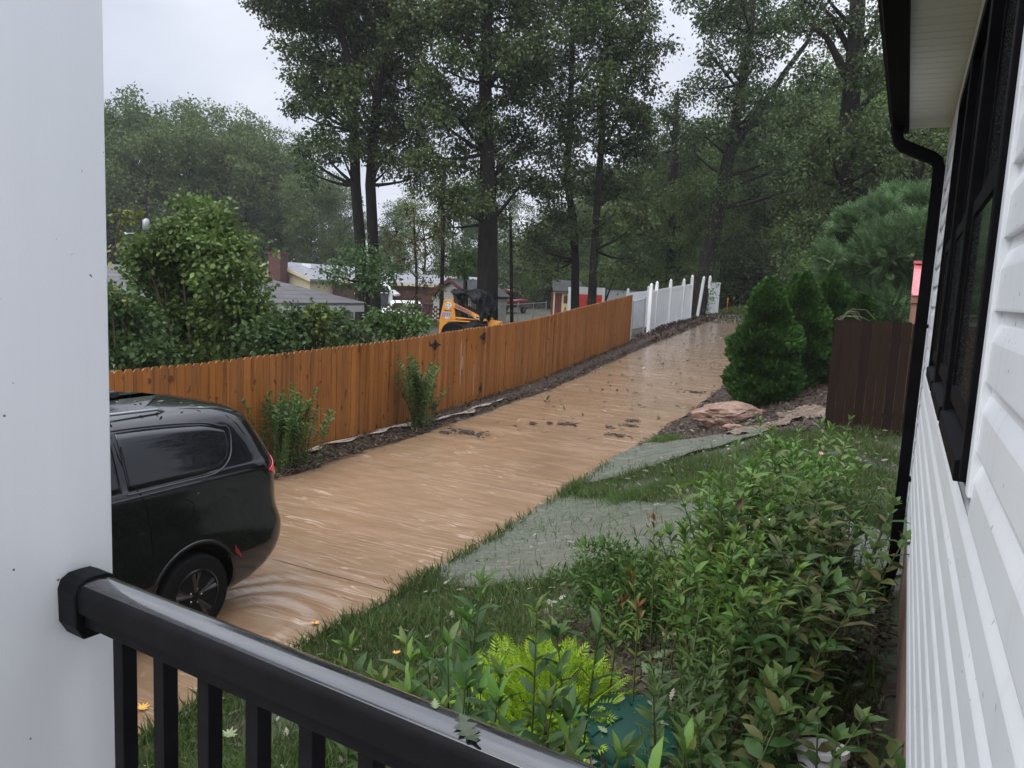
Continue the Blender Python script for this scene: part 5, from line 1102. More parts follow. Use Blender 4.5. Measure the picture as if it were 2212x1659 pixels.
# ================================================================== trees
def clusters(centers, rad, per, size, rng_, droop=.5, tv=QUAD_V, tf=QUAD_F):
    n = len(centers)*per; c = np.repeat(centers, per, 0); r = np.repeat(np.broadcast_to(rad, (len(centers),)), per)
    off = rng_.normal(size=(n, 3))*.5*r[:, None]; off[:, 2] *= .8
    d = off/(np.linalg.norm(off, axis=1, keepdims=True)+1e-6)+rng_.normal(size=(n, 3))*.7; d[:, 2] -= droop
    return scatter(tv, tf, c+off, frames(d, rng_, (0, 0, 1), .9), rng_.uniform(.6, 1.25, n)*size)
def bez(a, b, bend, n=6):
    a, b = Vector(a), Vector(b); m_ = (a+b)/2+Vector(bend); return [a*(1-t)**2+m_*2*t*(1-t)+b*t*t for t in [i/n for i in range(n+1)]]
def tree(name, lab, group, trunkpts, radii, blobs, mat, barkm, rng_, per=92, lsize=.172, crad=.55, dens=1.25, cat='tree', limbs=None, loc=None, ivy=None, tvf=(QUAD_V, QUAD_F), bare=0):
    """trunkpts world polyline; blobs (world centre, radius) filled with leaf clumps, each reached by a limb"""
    B = Vector(trunkpts[0]); e = empty(name, B, lab, cat, group)
    mb = MB(); tp = [Vector(p)-B for p in trunkpts]; mb.tube([tp[0]-Vector((0, 0, .4))]+tp, [radii[0]*1.25]+list(radii), 12)
    limbs = limbs or []
    for pts, r0, r1 in limbs:
        P = [Vector(p)-B for p in pts]; mb.tube(P, [r0+(r1-r0)*i/(len(P)-1) for i in range(len(P))], 7)
    cs = []
    for c, r in blobs:
        c = Vector(c)-B; k_ = min(range(len(tp)), key=lambda i: (tp[i]-c).length+max(0, tp[i].z-c.z)*1.5); s = tp[max(0, k_-0)]
        h = (c-s).length
        mb.tube(bez(s, c, (0, 0, -.1*h), 5), [max(.03, min(radii[min(k_, len(radii)-1)]*.45, .03*h+.03))*(1-.8*i/5) for i in range(6)], 5, False)
        n = max(4, int(dens*2.1*r**2.2/crad**2))
        q = rng_.normal(size=(n, 3)); q /= np.linalg.norm(q, axis=1, keepdims=True); q *= (rng_.uniform(.15, 1, n)**.5)[:, None]*r; q[:, 2] *= .8
        cc = np.array(c)+q; cs.append(cc)
        for w_ in cc[:max(2, n//3)]:
            mb.tube(bez(c, w_, (0, 0, .08*r), 3), [.03, .02, .014, .008], 4, False)
    mb.build('trunk', barkm, e, smooth=True)
    cs = np.concatenate(cs); V, F = clusters(cs, crad, per, lsize, rng_, .5, *tvf); npmesh('crown', V, F, mat, e)
    if ivy:
        a = []; 
        for i in range(len(tp)-1):
            for j in range(int(ivy*(tp[i+1]-tp[i]).length)):
                t = rng_.uniform(); p_ = tp[i].lerp(tp[i+1], t); r = radii[i]*1.15; an = rng_.uniform(0, 6.28); a.append((p_.x+math.cos(an)*r, p_.y+math.sin(an)*r, p_.z))
        V, F = clusters(np.array(a), .30, 12, .11, rng_); npmesh('ivy', V, F, M['leaf_dark'] if ivy < 20 else M['leaf_wood'], e)
    return e
def gp(u, v, d): return at(u, v, d)
def gb(u, d):     # point on the ground under picture column u
    p = at(u, 640, d); return Vector((p.x, p.y, g(p.x, p.y)))
def BL(d, lst, jit=1.5, rg=None):
    out = []
    for u, v, r in lst:
        dd = d+rg.uniform(-jit, jit); out.append((gp(u, v, dd), r*dd/1661))
    return out
r1 = np.random.default_rng(21)
# twin stemmed oak, left of the big one
D = 36
for tag_, base, top, lab, bl in (
  ('a', 782, [(778, 520), (768, 400), (765, 280), (757, 150), (735, 60), (700, -30), (670, -120)], 'left oak of the tall dark pair, its crown reaching furthest into the open sky',
     [(600, 5, 55), (640, 45, 50), (575, 20, 30), (618, 95, 26), (690, 20, 70), (720, 110, 70), (665, 125, 45), (640, 170, 32), (660, 215, 36), (700, 200, 60), (740, 240, 60), (690, 320, 38), (655, 330, 20), (735, 320, 40), (676, 375, 26), (760, 20, 80), (610, -60, 70), (700, -80, 90), (640, 240, 20), (700, 280, 36), (720, -20, 60), (560, -30, 40)]),
  ('b', 812, [(806, 520), (800, 400), (808, 280), (822, 150), (835, 40), (842, -80)], 'right hand tall oak of the dark pair, leaves meeting the big trunk',
     [(800, 60, 70), (850, 100, 75), (800, 170, 70), (880, 190, 70), (830, 260, 60), (880, 290, 60), (790, 310, 45), (850, 350, 50), (900, 60, 70), (820, -40, 90), (905, 380, 40), (760, 180, 50), (870, 20, 60)])):
    b = gb(base, D); tree('oak_tree', lab, 'tall oaks of the back yards', [b]+[gp(u, v, D) for u, v in top], [.30, .25, .24, .22, .18, .13, .09, .06][:len(top)+1], BL(D, bl, 2.2, r1), M['leaf_oak'], M['bark'], r1, crad=.44,
         limbs=[([gp(u, v, D) for u, v in pts], a_, z_) for pts, a_, z_ in (([(765, 290), (740, 190), (700, 120), (660, 60)], .12, .04), ([(760, 200), (790, 110), (800, 20)], .1, .03))] if tag_ == 'a' else [([gp(u, v, D) for u, v in pts], a_, z_) for pts, a_, z_ in (([(803, 390), (830, 330), (880, 300)], .1, .03), ([(812, 230), (790, 140), (770, 60)], .09, .03))])
# big dark trunk in the middle
D = 33; b = gb(1056, D)
tree('oak_tree', 'biggest dark oak trunk rising behind the orange loader to the top edge', 'tall oaks of the back yards', [b]+[gp(u, v, D) for u, v in ((1054, 480), (1052, 330), (1048, 180), (1052, 40), (1056, -90))], [.48, .40, .30, .26, .22, .18],
     BL(D, [(960, 30, 60), (1010, 90, 70), (960, 150, 65), (1120, 30, 80), (1090, 130, 70), (1140, 190, 70), (985, 240, 60), (1060, 260, 60), (1120, 290, 60), (940, 250, 45), (985, 340, 55), (1070, 370, 55), (1130, 390, 40), (930, 340, 40), (1010, 430, 55), (1070, 460, 40), (955, 420, 40), (1000, -50, 90), (1110, -60, 90), (1010, 10, 60), (1170, 90, 50), (960, 490, 30)], 2.5, r1), M['leaf_oak'], M['bark'], r1, crad=.44,
     limbs=[([gp(u, v, D) for u, v in pts], a_, z_) for pts, a_, z_ in (([(1052, 330), (1000, 270), (950, 200)], .12, .03), ([(1050, 200), (1100, 110), (1150, 60)], .12, .04), ([(1052, 400), (1100, 340), (1150, 300)], .1, .03), ([(1048, 150), (1000, 80), (950, 20)], .1, .03))])
# two stems behind the end of the wooden fence
D = 37; b = gb(1246, D)
tree('oak_tree', 'slim straight dark trunk just left of the ivy stem, beside the playhouse', 'tall oaks of the back yards', [b]+[gp(u, v, D) for u, v in ((1243, 560), (1238, 470), (1225, 400), (1232, 250), (1236, 100), (1238, -60))], [.22, .19, .17, .16, .14, .12, .10],
     BL(D, [(1200, 20, 65), (1170, 130, 60), (1230, 120, 60), (1190, 220, 60), (1240, 260, 60), (1180, 310, 55), (1150, 400, 50), (1220, 380, 60), (1190, 470, 55), (1150, 530, 50), (1210, 560, 36), (1250, 500, 36), (1180, 590, 30), (1260, -30, 80)], 2.2, r1), M['leaf_oak'], M['bark'], r1, crad=.5)
D = 35; b = gb(1280, D)
tree('oak_tree', 'slim leaning trunk wrapped with bright ivy left of the white fence', 'tall oaks of the back yards', [b]+[gp(u, v, D) for u, v in ((1284, 540), (1290, 440), (1298, 330), (1305, 200), (1312, 80), (1316, -60))], [.22, .18, .16, .15, .13, .11, .09],
     BL(D, [(1290, 40, 70), (1350, 20, 65), (1390, 70, 50), (1330, 120, 65), (1390, 170, 45), (1290, 190, 60), (1350, 230, 60), (1410, 260, 40), (1300, 290, 55), (1370, 320, 55), (1290, 390, 50), (1350, 410, 50), (1320, 490, 45), (1380, 480, 45), (1300, -50, 80), (1370, 560, 40), (1420, 110, 30), (1330, 590, 26)], 2.2, r1), M['leaf_oak'], M['bark'], r1, crad=.44, ivy=7,
     limbs=[([gp(u, v, D) for u, v in pts], a_, z_) for pts, a_, z_ in (([(1298, 330), (1340, 250), (1370, 150)], .08, .03), ([(1286, 500), (1320, 470), (1345, 440)], .05, .02))])
D = 47; b = gb(1448, D)
tree('oak_tree', 'dim straight trunk standing well behind the white fence posts', 'tall oaks of the back yards', [b]+[gp(u, v, D) for u, v in ((1452, 500), (1455, 420), (1458, 320), (1462, 200))], [.30, .27, .24, .2, .12],
     BL(D, [(1440, 250, 50), (1490, 290, 45), (1420, 330, 50), (1480, 360, 50), (1400, 420, 50), (1440, 430, 50), (1500, 450, 45), (1410, 510, 45), (1480, 200, 30)], 3, r1), M['leaf_dark'], M['bark'], r1, crad=.6, lsize=.18)
# leaning ivy oak at the end of the white fence
D = 41.5; b = Vector((-9.55, 39.0, g(-9.55, 39.0)))
tree('oak_tree', 'thick leaning oak clad in ivy growing through the white fence', 'tall oaks of the back yards', [b]+[gp(u, v, D) for u, v in ((1533, 540), (1552, 450), (1566, 380), (1585, 280), (1604, 180), (1622, 70), (1632, -60))], [.50, .46, .42, .36, .28, .22, .17, .12],
     BL(D, [(1540, 20, 50), (1590, 60, 60), (1650, 30, 60), (1560, 120, 45), (1640, 120, 55), (1700, 60, 45), (1520, 190, 34), (1570, 210, 50), (1640, 220, 55), (1530, 290, 45), (1610, 320, 50), (1690, 240, 50), (1690, 330, 50), (1650, 410, 45), (1560, 420, 30), (1720, 400, 45), (1590, -50, 80), (1500, 330, 36), (1470, -10, 34), (1510, 60, 30)], 3, r1), M['leaf_oak'], M['bark'], r1, crad=.55, lsize=.19, ivy=24,
     limbs=[([gp(u, v, D) for u, v in pts], a_, z_) for pts, a_, z_ in (([(1556, 420), (1590, 398), (1640, 380), (1700, 360), (1722, 358)], .16, .06), ([(1580, 330), (1610, 280), (1660, 210), (1700, 150), (1745, 90), (1765, 30)], .24, .08), ([(1590, 270), (1640, 252), (1690, 248)], .09, .03), ([(1600, 200), (1560, 150), (1530, 110)], .08, .03), ([(1575, 340), (1530, 300), (1500, 280)], .08, .02))])
# thick trunk right
D = 31; b = gb(1788, D)
tree('oak_tree', 'thick dark trunk with heavy limbs next to the house gutter', 'tall oaks of the back yards', [b]+[gp(u, v, D) for u, v in ((1798, 520), (1818, 400), (1832, 280), (1842, 170), (1850, 60), (1856, -80))], [.50, .44, .40, .36, .33, .30, .26],
     BL(D, [(1740, 30, 45), (1790, 50, 45), (1890, 50, 50), (1760, 160, 50), (1880, 160, 50), (1730, 260, 50), (1790, 300, 50), (1880, 280, 55), (1740, 370, 50), (1880, 370, 55), (1780, 420, 50), (1930, 330, 45), (1930, 430, 50), (1850, 470, 50), (1770, -30, 60), (1900, -50, 60), (1990, 420, 45), (1960, 260, 50), (1760, 500, 45), (1900, 520, 40)], 2.5, r1), M['leaf_oak'], M['bark'], r1, crad=.42, lsize=.15,
     limbs=[([gp(u, v, D) for u, v in pts], a_, z_) for pts, a_, z_ in (([(1843, 200), (1812, 130), (1785, 80), (1755, 60)], .20, .07), ([(1846, 130), (1800, 40), (1770, 10)], .14, .05), ([(1850, 110), (1885, 70), (1915, 20)], .16, .07), ([(1838, 260), (1880, 210), (1910, 190)], .14, .05), ([(1822, 380), (1780, 330), (1740, 310)], .10, .03))])
D = 27; b = gb(1985, D)
tree('oak_tree', 'forked slender tree glimpsed just right of the black downspout elbow', 'tall oaks of the back yards', [b]+[gp(u, v, D) for u, v in ((1984, 480), (1978, 400), (1972, 330), (1958, 270), (1935, 200))], [.22, .18, .16, .14, .10, .07],
     BL(D, [(1960, 250, 40), (2000, 310, 40), (1950, 420, 40), (2010, 420, 40), (1990, 200, 50), (1940, 360, 30)], 2, r1), M['leaf_oak'], M['bark'], r1, crad=.45, lsize=.13, dens=.6,
     limbs=[([gp(u, v, D) for u, v in pts], a_, z_) for pts, a_, z_ in (([(1978, 400), (1995, 360), (2010, 330)], .10, .04),)])
# slim young trees and the yellowing sapling
D = 30; b = gb(902, D)
tree('sapling', 'slender sapling with yellowing leaves left of the orange loader', None, [b]+[gp(u, v, D) for u, v in ((900, 600), (896, 520), (893, 450))], [.07, .055, .04, .02], BL(D, [(880, 460, 28), (912, 480, 28), (860, 500, 26), (900, 530, 30), (935, 510, 22), (870, 560, 22), (915, 600, 26), (940, 640, 22), (895, 660, 16), (850, 530, 18)], 1, r1), M['leaf_yellow'], M['bark'], r1, crad=.34, lsize=.14, per=26)
D = 31; b = gb(955, D)
tree('slim_tree', 'thin dark stem between the sapling and the biggest trunk', None, [b]+[gp(u, v, D) for u, v in ((956, 560), (957, 450), (958, 340))], [.09, .08, .07, .04], BL(D, [(945, 400, 30), (975, 450, 30), (935, 330, 30), (970, 360, 30)], 1, r1), M['leaf_oak'], M['bark'], r1, crad=.4, lsize=.13, per=30)
D = 27; b = gb(800, D)
tree('small_tree', 'rounded bushy little tree in front of the dark oak pair, above the shrubs', None, [b]+[gp(u, v, D) for u, v in ((792, 610), (785, 570))], [.14, .10, .06], BL(D, [(730, 570, 26), (770, 560, 32), (810, 575, 32), (740, 600, 26), (780, 600, 30), (825, 610, 24), (760, 545, 24), (800, 545, 22), (710, 590, 14), (845, 590, 14)], 1.2, r1), M['leaf_shrub'], M['bark'], r1, crad=.42, lsize=.14, per=50, dens=1.2)
D = 30; b = gb(1010, D)
tree('small_tree', 'low leafy clump hanging over the shed roof left of the biggest trunk', None, [b]+[gp(u, v, D+8) for u, v in ((1005, 590), (1000, 560))], [.12, .09, .05], BL(D+8, [(980, 560, 20), (1010, 555, 22), (1000, 585, 14), (960, 580, 14)], 1, r1), M['leaf_wood'], M['bark'], r1, crad=.4, lsize=.16)
# ------------------------------------------------ woods: a few kinds, repeated as separate trees
def proto(seed, H, Wd, base, mat, nb, crad, per, lsize, name='forest_tree'):
    rg = np.random.default_rng(seed); e = empty(name, (0, 0, 0)); mb = MB()
    tp = [Vector((.3*math.sin(seed+i*1.3)*i*.2, .3*math.cos(seed*2+i)*i*.2, H*.85*i/6)) for i in range(7)]; mb.tube([tp[0]-Vector((0, 0, .5))]+tp, [.34*H/16]+[.26*H/16*(1-.8*i/6) for i in range(7)], 8)
    cs = []
    for i in range(nb):
        z = base+(H-base)*((i+.5)/nb)**.9; prof = math.sin(math.pi*min(1, .12+.88*(1-(z-base)/(H-base)))**.8)**.7; an = i*2.4+rg.uniform(-.4, .4); rr = Wd/2*prof*rg.uniform(.45, .85)
        c = Vector((math.cos(an)*rr, math.sin(an)*rr, z)); s = tp[min(6, int(z/H/.85*6*.85))]; mb.tube(bez(s, c, (0, 0, -.3), 4), [.09, .06, .04, .03, .02], 4, False)
        r = Wd*rg.uniform(.13, .21); n = int(2.2*r**2.2/crad**2); q = rg.normal(size=(n, 3)); q /= np.linalg.norm(q, axis=1, keepdims=True); q *= (rg.uniform(.2, 1, n)**.5)[:, None]*r; cs.append(np.array(c)+q)
    mb.build('trunk', M['bark'], e, smooth=True); V, F = clusters(np.concatenate(cs), crad, per, lsize, rg); npmesh('crown', V, F, mat, e); return e
USED = set()
def put(pr, x, y, s, rz, lab, cat, group, z=None, sz=None):
    if pr.name not in USED: e = pr; USED.add(pr.name)
    else:
        e = pr.copy(); COL.objects.link(e)
        for ch in list(pr.children):
            c = ch.copy(); COL.objects.link(c); c.parent = e; c.matrix_parent_inverse = ch.matrix_parent_inverse.copy()
    e.location = (x, y, g(x, y) if z is None else z); e.scale = (s, s, s*(sz or 1)); e.rotation_euler = (0, 0, rz); tag(e, lab, cat, group); return e
PW = [proto(31, 15, 8.5, 1.0, M['leaf_wood'], 28, .62, 42, .25), proto(32, 16, 9, .8, M['leaf_dark'], 30, .62, 42, .25), proto(33, 13, 8, .5, M['leaf_wood'], 24, .6, 30, .24)]
PF = [proto(41, 19, 11, 1.5, M['leaf_far'], 34, .8, 52, .34), proto(42, 18, 10, 1.5, M['leaf_far'], 32, .8, 52, .34)]
PU = [proto(51, 4.2, 4.6, .2, M['leaf_wood'], 14, .42, 34, .16, 'understory_tree'), proto(52, 3.6, 4.4, .1, M['leaf_dark'], 14, .42, 34, .16, 'understory_tree')]
rw = random.Random(5)
# distant row left: picture column, crown top, distance
far = [(205, 225, 78), (262, 262, 84), (318, 285, 74), (362, 232, 86), (405, 285, 78), (452, 300, 82), (490, 246, 88), (535, 290, 80), (585, 300, 90), (628, 325, 84), (675, 385, 78), (720, 400, 88), (160, 250, 80), (760, 470, 92), (845, 500, 88), (110, 240, 76), (55, 230, 80)]
for i, (u, v, d) in enumerate(far):
    tp = at(u, v, d); zb = g(tp.x, tp.y); H = tp.z-zb; pr = PF[i % 2]; h0 = (19, 18)[i % 2]
    u0 = int(u); wh = ['tallest far tree rising beside the porch column', 'second far tree from the porch column', 'rounded far tree above the utility pole', 'pointed far tree above the vine mound, left of its middle', 'far tree just left of the broad feathery one', 'lower far tree above the vine mound peak', 'broad feathery topped far tree above the vine mound', 'far tree just right of the feathery topped one', 'far tree in the gap between feathery one and the brick chimney', 'far tree straight above the brick chimney', 'lower far tree right of the brick chimney', 'low far tree just left of the dark oak pair', 'far tree hidden mostly by the porch column', 'faint far tree seen between the dark oak pair stems', 'faint low far tree behind the yellowing sapling', 'far tree behind the porch column', 'far tree behind the porch column edge'][i]
    put(pr, tp.x, tp.y, H/h0, rw.uniform(0, 6), wh, 'tree', 'hazy trees beyond the neighbour houses')
# wood behind the yards and the end of the drive
wl = []
def wlab(u):
    for a, t in ((1060, 'dim woodland tree seen between the dark oak pair and the biggest trunk'), (1240, 'woodland tree seen between the biggest trunk and the slim straight one'), (1400, 'woodland tree behind the playhouse and the container'), (1540, 'woodland tree standing behind the white vinyl fence'),
                 (1700, 'woodland tree closing the view at the top end of the drive'), (1830, 'woodland tree behind the columnar evergreens'), (1940, 'woodland tree behind the soft cypress'), (9999, 'woodland tree behind the house eave')):
        if u < a: return t
for i in range(64):
    u = 1010+i*(1120/64)+rw.uniform(-12, 12); row = i % 3; d = (50, 60, 73)[row]+rw.uniform(-4, 4)
    vt = float(np.interp(u, [1000, 1150, 1300, 1420, 1500, 1600, 1800, 2000, 2200], [540, 480, 400, 380, 330, 270, 200, 120, 80]))+rw.uniform(-25, 50)+(20 if row == 0 else -20)
    if u < 1340 and d < 78: d += 26
    wl.append((u, vt, d))
for u, v, d in ((860, 440, 84), (920, 420, 76), (985, 400, 80), (1060, 380, 74)): wl.append((u, v, d))
for i, (u, v, d) in enumerate(wl):
    tp = at(u, v, d); zb = g(tp.x, tp.y); H = max(5, tp.z-zb); k_ = i % 3; h0 = (15, 16, 13)[k_]
    put(PW[k_], tp.x, tp.y, H/h0, rw.uniform(0, 6), None, 'tree', 'trees of the wood behind the drive')['label'] = wlab(u)
for i in range(46):
    u = 1120+i*(960/46)+rw.uniform(-8, 8); d = rw.uniform(44, 58) if u > 1540 else rw.uniform(52, 66)
    if 1380 < u < 1545: d = rw.uniform(46, 60)
    if u < 1400: d += 16
    p = at(u, 640, d); put(PU[i % 2], p.x, p.y, rw.uniform(.7, 1.5), rw.uniform(0, 6), ('bushy undergrowth tree between the biggest trunk and the playhouse' if u < 1230 else 'bushy undergrowth tree above the playhouse and container roofs' if u < 1390 else 'bushy undergrowth tree just behind the white vinyl fence' if u < 1545 else 'bushy undergrowth tree closing the top end of the drive' if u < 1700 else 'bushy undergrowth tree at the wood edge behind the evergreens' if u < 1860 else 'bushy undergrowth tree at the wood edge behind the cypress'), 'tree', 'undergrowth trees at the wood edge')
for i in range(9):
    u = 1770+i*26; d = rw.uniform(26, 38); p = at(u, 640, d); put(PU[i % 2], p.x, p.y, rw.uniform(.7, 1.2), rw.uniform(0, 6), 'bushy undergrowth tree behind the columnar evergreens', 'tree', 'undergrowth trees behind the evergreens')

for x, y, s_ in ((13, 24, .8), (19, 30, .9)): put(PW[1], x, y, s_, 1.0, 'woodland tree standing off behind the house, mirrored in the van window', 'tree', None)
# ================================================================== shrubs, evergreens, foreground planting
r2 = np.random.default_rng(77)
def bush(name, lab, base, blobs, mat, per, lsize, crad, dens=1.2, cat='shrub', group=None, tvf=(QUAD_V, QUAD_F), stemr=.03, extra=None, droop=.3):
    B = Vector(base); e = empty(name, B, lab, cat, group); mb = MB(); cs = []
    for c, r in blobs:
        c = Vector(c)-B; mb.tube(bez((r2.normal()*.08, r2.normal()*.08, -.1), c, (r2.normal()*.1, r2.normal()*.1, .1), 5), [stemr*(1-.7*i/5) for i in range(6)], 5, False)
        n = max(3, int(dens*2.1*r**2.2/crad**2)); q = r2.normal(size=(n, 3)); q /= np.linalg.norm(q, axis=1, keepdims=True); q *= (r2.uniform(.2, 1, n)**.5)[:, None]*r; cs.append(np.array(c)+q)
        for w_ in (np.array(c)+q)[:n//3]: mb.tube([c, w_], [.008, .004], 4, False)
    mb.build('stems', M['twig'], e, smooth=True); V, F = clusters(np.concatenate(cs), crad, per, lsize, r2, droop, *tvf); npmesh('foliage', V, F, mat, e, tvf[0] is not QUAD_V); return e
VINE_V = [(0,0,0),(.28,.36,.04),(.72,.30,.0),(1,0,-.12),(.72,-.30,.0),(.28,-.36,.04)]; VINE_F = [(0,1,2,3),(0,3,4,5)]
VT = (VINE_V, VINE_F)
D = 15.5
e = bush('vine_mound', 'tall bright green mound of vines over a small tree behind the wooden fence', gb(430, D), BL(D, [(425, 470, 38), (470, 480, 34), (385, 510, 44), (445, 530, 55), (505, 520, 34), (345, 550, 36), (400, 590, 60), (480, 590, 60), (320, 590, 34), (540, 600, 30), (350, 650, 60), (430, 670, 70), (510, 670, 55), (550, 690, 36), (400, 740, 70), (490, 740, 60), (310, 690, 45), (300, 745, 40), (420, 500, 30), (310, 545, 22), (360, 775, 50), (440, 780, 50), (520, 770, 50), (560, 740, 36)], .8, r2), M['leaf_vine'], 130, .10, .27, 2.4, 'vine', None, VT, .05)
mb = MB(); lv_ = []
for pts in (((520, 520), (555, 560), (565, 600), (552, 640)), ((545, 500), (580, 520), (600, 560)), ((470, 470), (485, 440), (492, 425)), ((300, 560), (270, 540), (262, 520)), ((520, 650), (575, 640), (590, 615)), ((430, 460), (418, 436), (428, 424))):
    P = [at(u, v, D-.6)-e.location for u, v in pts]; mb.tube(P, .006, 4, False)
    for i in range(len(P)-1):
        for t in (.1, .4, .7, 1): lv_.append(P[i].lerp(P[i+1], t))
mb.build('tendril', M['twig'], e); V, F = clusters(np.array(lv_), .05, 2, .10, r2, .6, *VT); npmesh('tendril_leaves', V, F, M['leaf_vine'], e)
bush('bush', 'leafy green bush filling the corner between porch column, fence and vine mound', gb(270, 12.6), BL(12.6, [(262, 660, 34), (300, 700, 45), (250, 720, 40), (320, 750, 40), (270, 770, 40), (225, 700, 40), (350, 780, 34), (240, 640, 20)], .4, r2), M['leaf_shrub'], 90, .095, .25, 2.2, 'bush', 'bushes behind the wooden fence', VT)
for base, d, bl, mt, lab in (
    (580, 14.2, [(560, 730, 34), (600, 715, 30), (620, 745, 30), (580, 760, 30), (640, 700, 18)], 'leaf_shrub', 'mid green bush behind the fence just right of the vine mound'),
    (660, 15.0, [(650, 720, 26), (680, 700, 24), (700, 730, 26), (660, 745, 24), (625, 690, 14), (690, 672, 12)], 'leaf_wood', 'bush with a thin upright shoot under the white fascia of the grey roof'),
    (745, 16.2, [(730, 700, 26), (760, 715, 26), (745, 735, 24), (715, 720, 20)], 'leaf_shrub', 'bush behind the fence below the right hand end of the grey roof'),
    (845, 17.6, [(820, 690, 22), (850, 700, 24), (880, 690, 20), (865, 715, 18), (830, 712, 18), (900, 700, 14)], 'leaf_vine', 'brighter green bush in front of the brick screen, left of the loader')):
    bush('bush', lab, gb(base, d), BL(d, bl, .4, r2), M[mt], 80, .10, .25, 2.2, 'bush', 'bushes behind the wooden fence', VT)
mb = MB(); b = gb(785, 17)                      # bare grey bush
for i in range(70):
    a = r2.uniform(0, 6.28); q = r2.uniform(.2, 1.0); h = r2.uniform(.6, 1.6); mb.tube(bez((0, 0, 0), (math.cos(a)*q, math.sin(a)*q, h), (0, 0, .3), 4), [.012, .009, .006, .004, .003], 4, False)
o = mb.build('bare_bush', noisy('grey_twig', (.05, .045, .04), (.11, .10, .09), 9, .9), None, loc=tuple(b)); tag(o, 'bare grey twiggy bush between two leafy ones behind the fence', 'bush')
b = gb(690, 14.0)
bush('red_bush', 'dull reddish bush against the white wall under the grey roof', gb(600, 20), BL(20, [(590, 700, 20), (625, 705, 20), (605, 690, 16)], .4, r2), leafmat('leaf_russet', [(.08, .03, .02), (.06, .05, .025), (.05, .06, .025)], .5), 50, .08, .22, 1, 'bush')
# branch of yellow green leaves by the column
e = empty('hanging_branch', at(240, 545, 11), 'thin twig with yellow green leaves poking out beside the porch column', 'branch'); mb = MB(); L = []
for pts in (((222, 590), (250, 530), (262, 470), (300, 452)), ((255, 500), (275, 475), (305, 470)), ((225, 470), (262, 458), (282, 455)), ((232, 620), (262, 640), (280, 655))):
    P = [at(u, v, 11)-e.location for u, v in pts]; mb.tube(P, [.014, .010, .006, .004][:len(P)] if len(P) == 4 else [.01, .006, .004], 5, False)
    for i in range(len(P)-1):
        for t in (.2, .5, .8, 1): L.append(P[i].lerp(P[i+1], t))
mb.build('twigs', M['twig'], e); V, F = clusters(np.array(L), .07, 3, .075, r2, .5, *VT); npmesh('leaves', V, F, leafmat('leaf_ygreen', [(.10, .15, .03), (.16, .18, .04), (.06, .10, .025)], .4), e)
# ---- stems with paired narrow leaves
def stem_plant(name, lab, cat, group, stems, mat, tipmat, lsize, node=.05, leafw=1.0, parent_loc=None, lean=.12, pair_ang=.9, bare=.25, seed=1, tipn=6, dropz=0):
    """stems: list of (x, y, ground z, height)"""
    rg = np.random.default_rng(seed); B = Vector(parent_loc if parent_loc else (np.mean([s[0] for s in stems]), np.mean([s[1] for s in stems]), min(s[2] for s in stems)))
    e = empty(name, B, lab, cat, group); mb = MB(); P, Dn, S = [], [], []; TP, TD, TS = [], [], []
    for (x, y, z, h) in stems:
        a = rg.uniform(0, 6.28); ln = rg.uniform(.2, 1)*lean*h; p0 = Vector((x, y, z))-B; p1 = p0+Vector((math.cos(a)*ln*2, math.sin(a)*ln*2, h))
        c = bez(p0, p1, (-math.cos(a)*ln*.5, -math.sin(a)*ln*.5, .08*h), 6); mb.tube(c, [.006, .0055, .005, .0045, .004, .003, .002], 5, False)
        n = max(3, int(h*(1-bare)/node)); ph = rg.uniform(0, 3.14)
        for i in range(n+1):
            t = bare+(1-bare)*i/n; k_ = min(5, int(t*6)); q = c[k_].lerp(c[k_+1], t*6-k_); ax = (c[k_+1]-c[k_]).normalized()
            top = i > n-2; m_ = tipn if i == n else 2
            for s_ in range(m_):
                an = ph+i*1.57+s_*(math.pi if m_ == 2 else 6.28/m_)+rg.normal()*.15; out = Vector((math.cos(an), math.sin(an), 0)); up = pair_ang if not top else pair_ang*.6; d = (out*math.sin(up)+ax*math.cos(up)).normalized()+Vector(rg.normal(size=3))*.12
                sz = lsize*rg.uniform(.75, 1.2)*(.55+.45*math.sin(math.pi*min(1, .25+(1-t)*1.3)) if not top else rg.uniform(.5, .8))
                (TP if (top and rg.uniform() < .8) else P).append(q); (TD if len(TP)+len(P) > len(TD)+len(Dn) and len(TP) > len(TD) else Dn).append(d); (TS if len(TD) > len(TS) else S).append(sz)
    mb.build('stems', M['stem'], e, smooth=True)
    LT = [(v[0], v[1]*leafw, v[2]) for v in LEAF_V]
    for nm, PP_, DD, SS, mt in (('leaves', P, Dn, S, mat), ('shoot_tips', TP, TD, TS, tipmat)):
        if not PP_: continue
        V, F = scatter(LT, LEAF_T, np.array(PP_), frames(np.array(DD), rg, (0, 0, 1), .25), np.array(SS)); npmesh(nm, V, F, mt, e, True)
    return e
def stems_in(poly, n, hmin, hmax, rg, dens=None):
    out = []; xs = [p[0] for p in poly]; ys = [p[1] for p in poly]
    while len(out) < n:
        x, y = rg.uniform(min(xs), max(xs)), rg.uniform(min(ys), max(ys))
        if inpoly(np.array([x]), np.array([y]), poly)[0]: out.append((x, y, g(x, y)-.02, rg.uniform(hmin, hmax)))
    return out
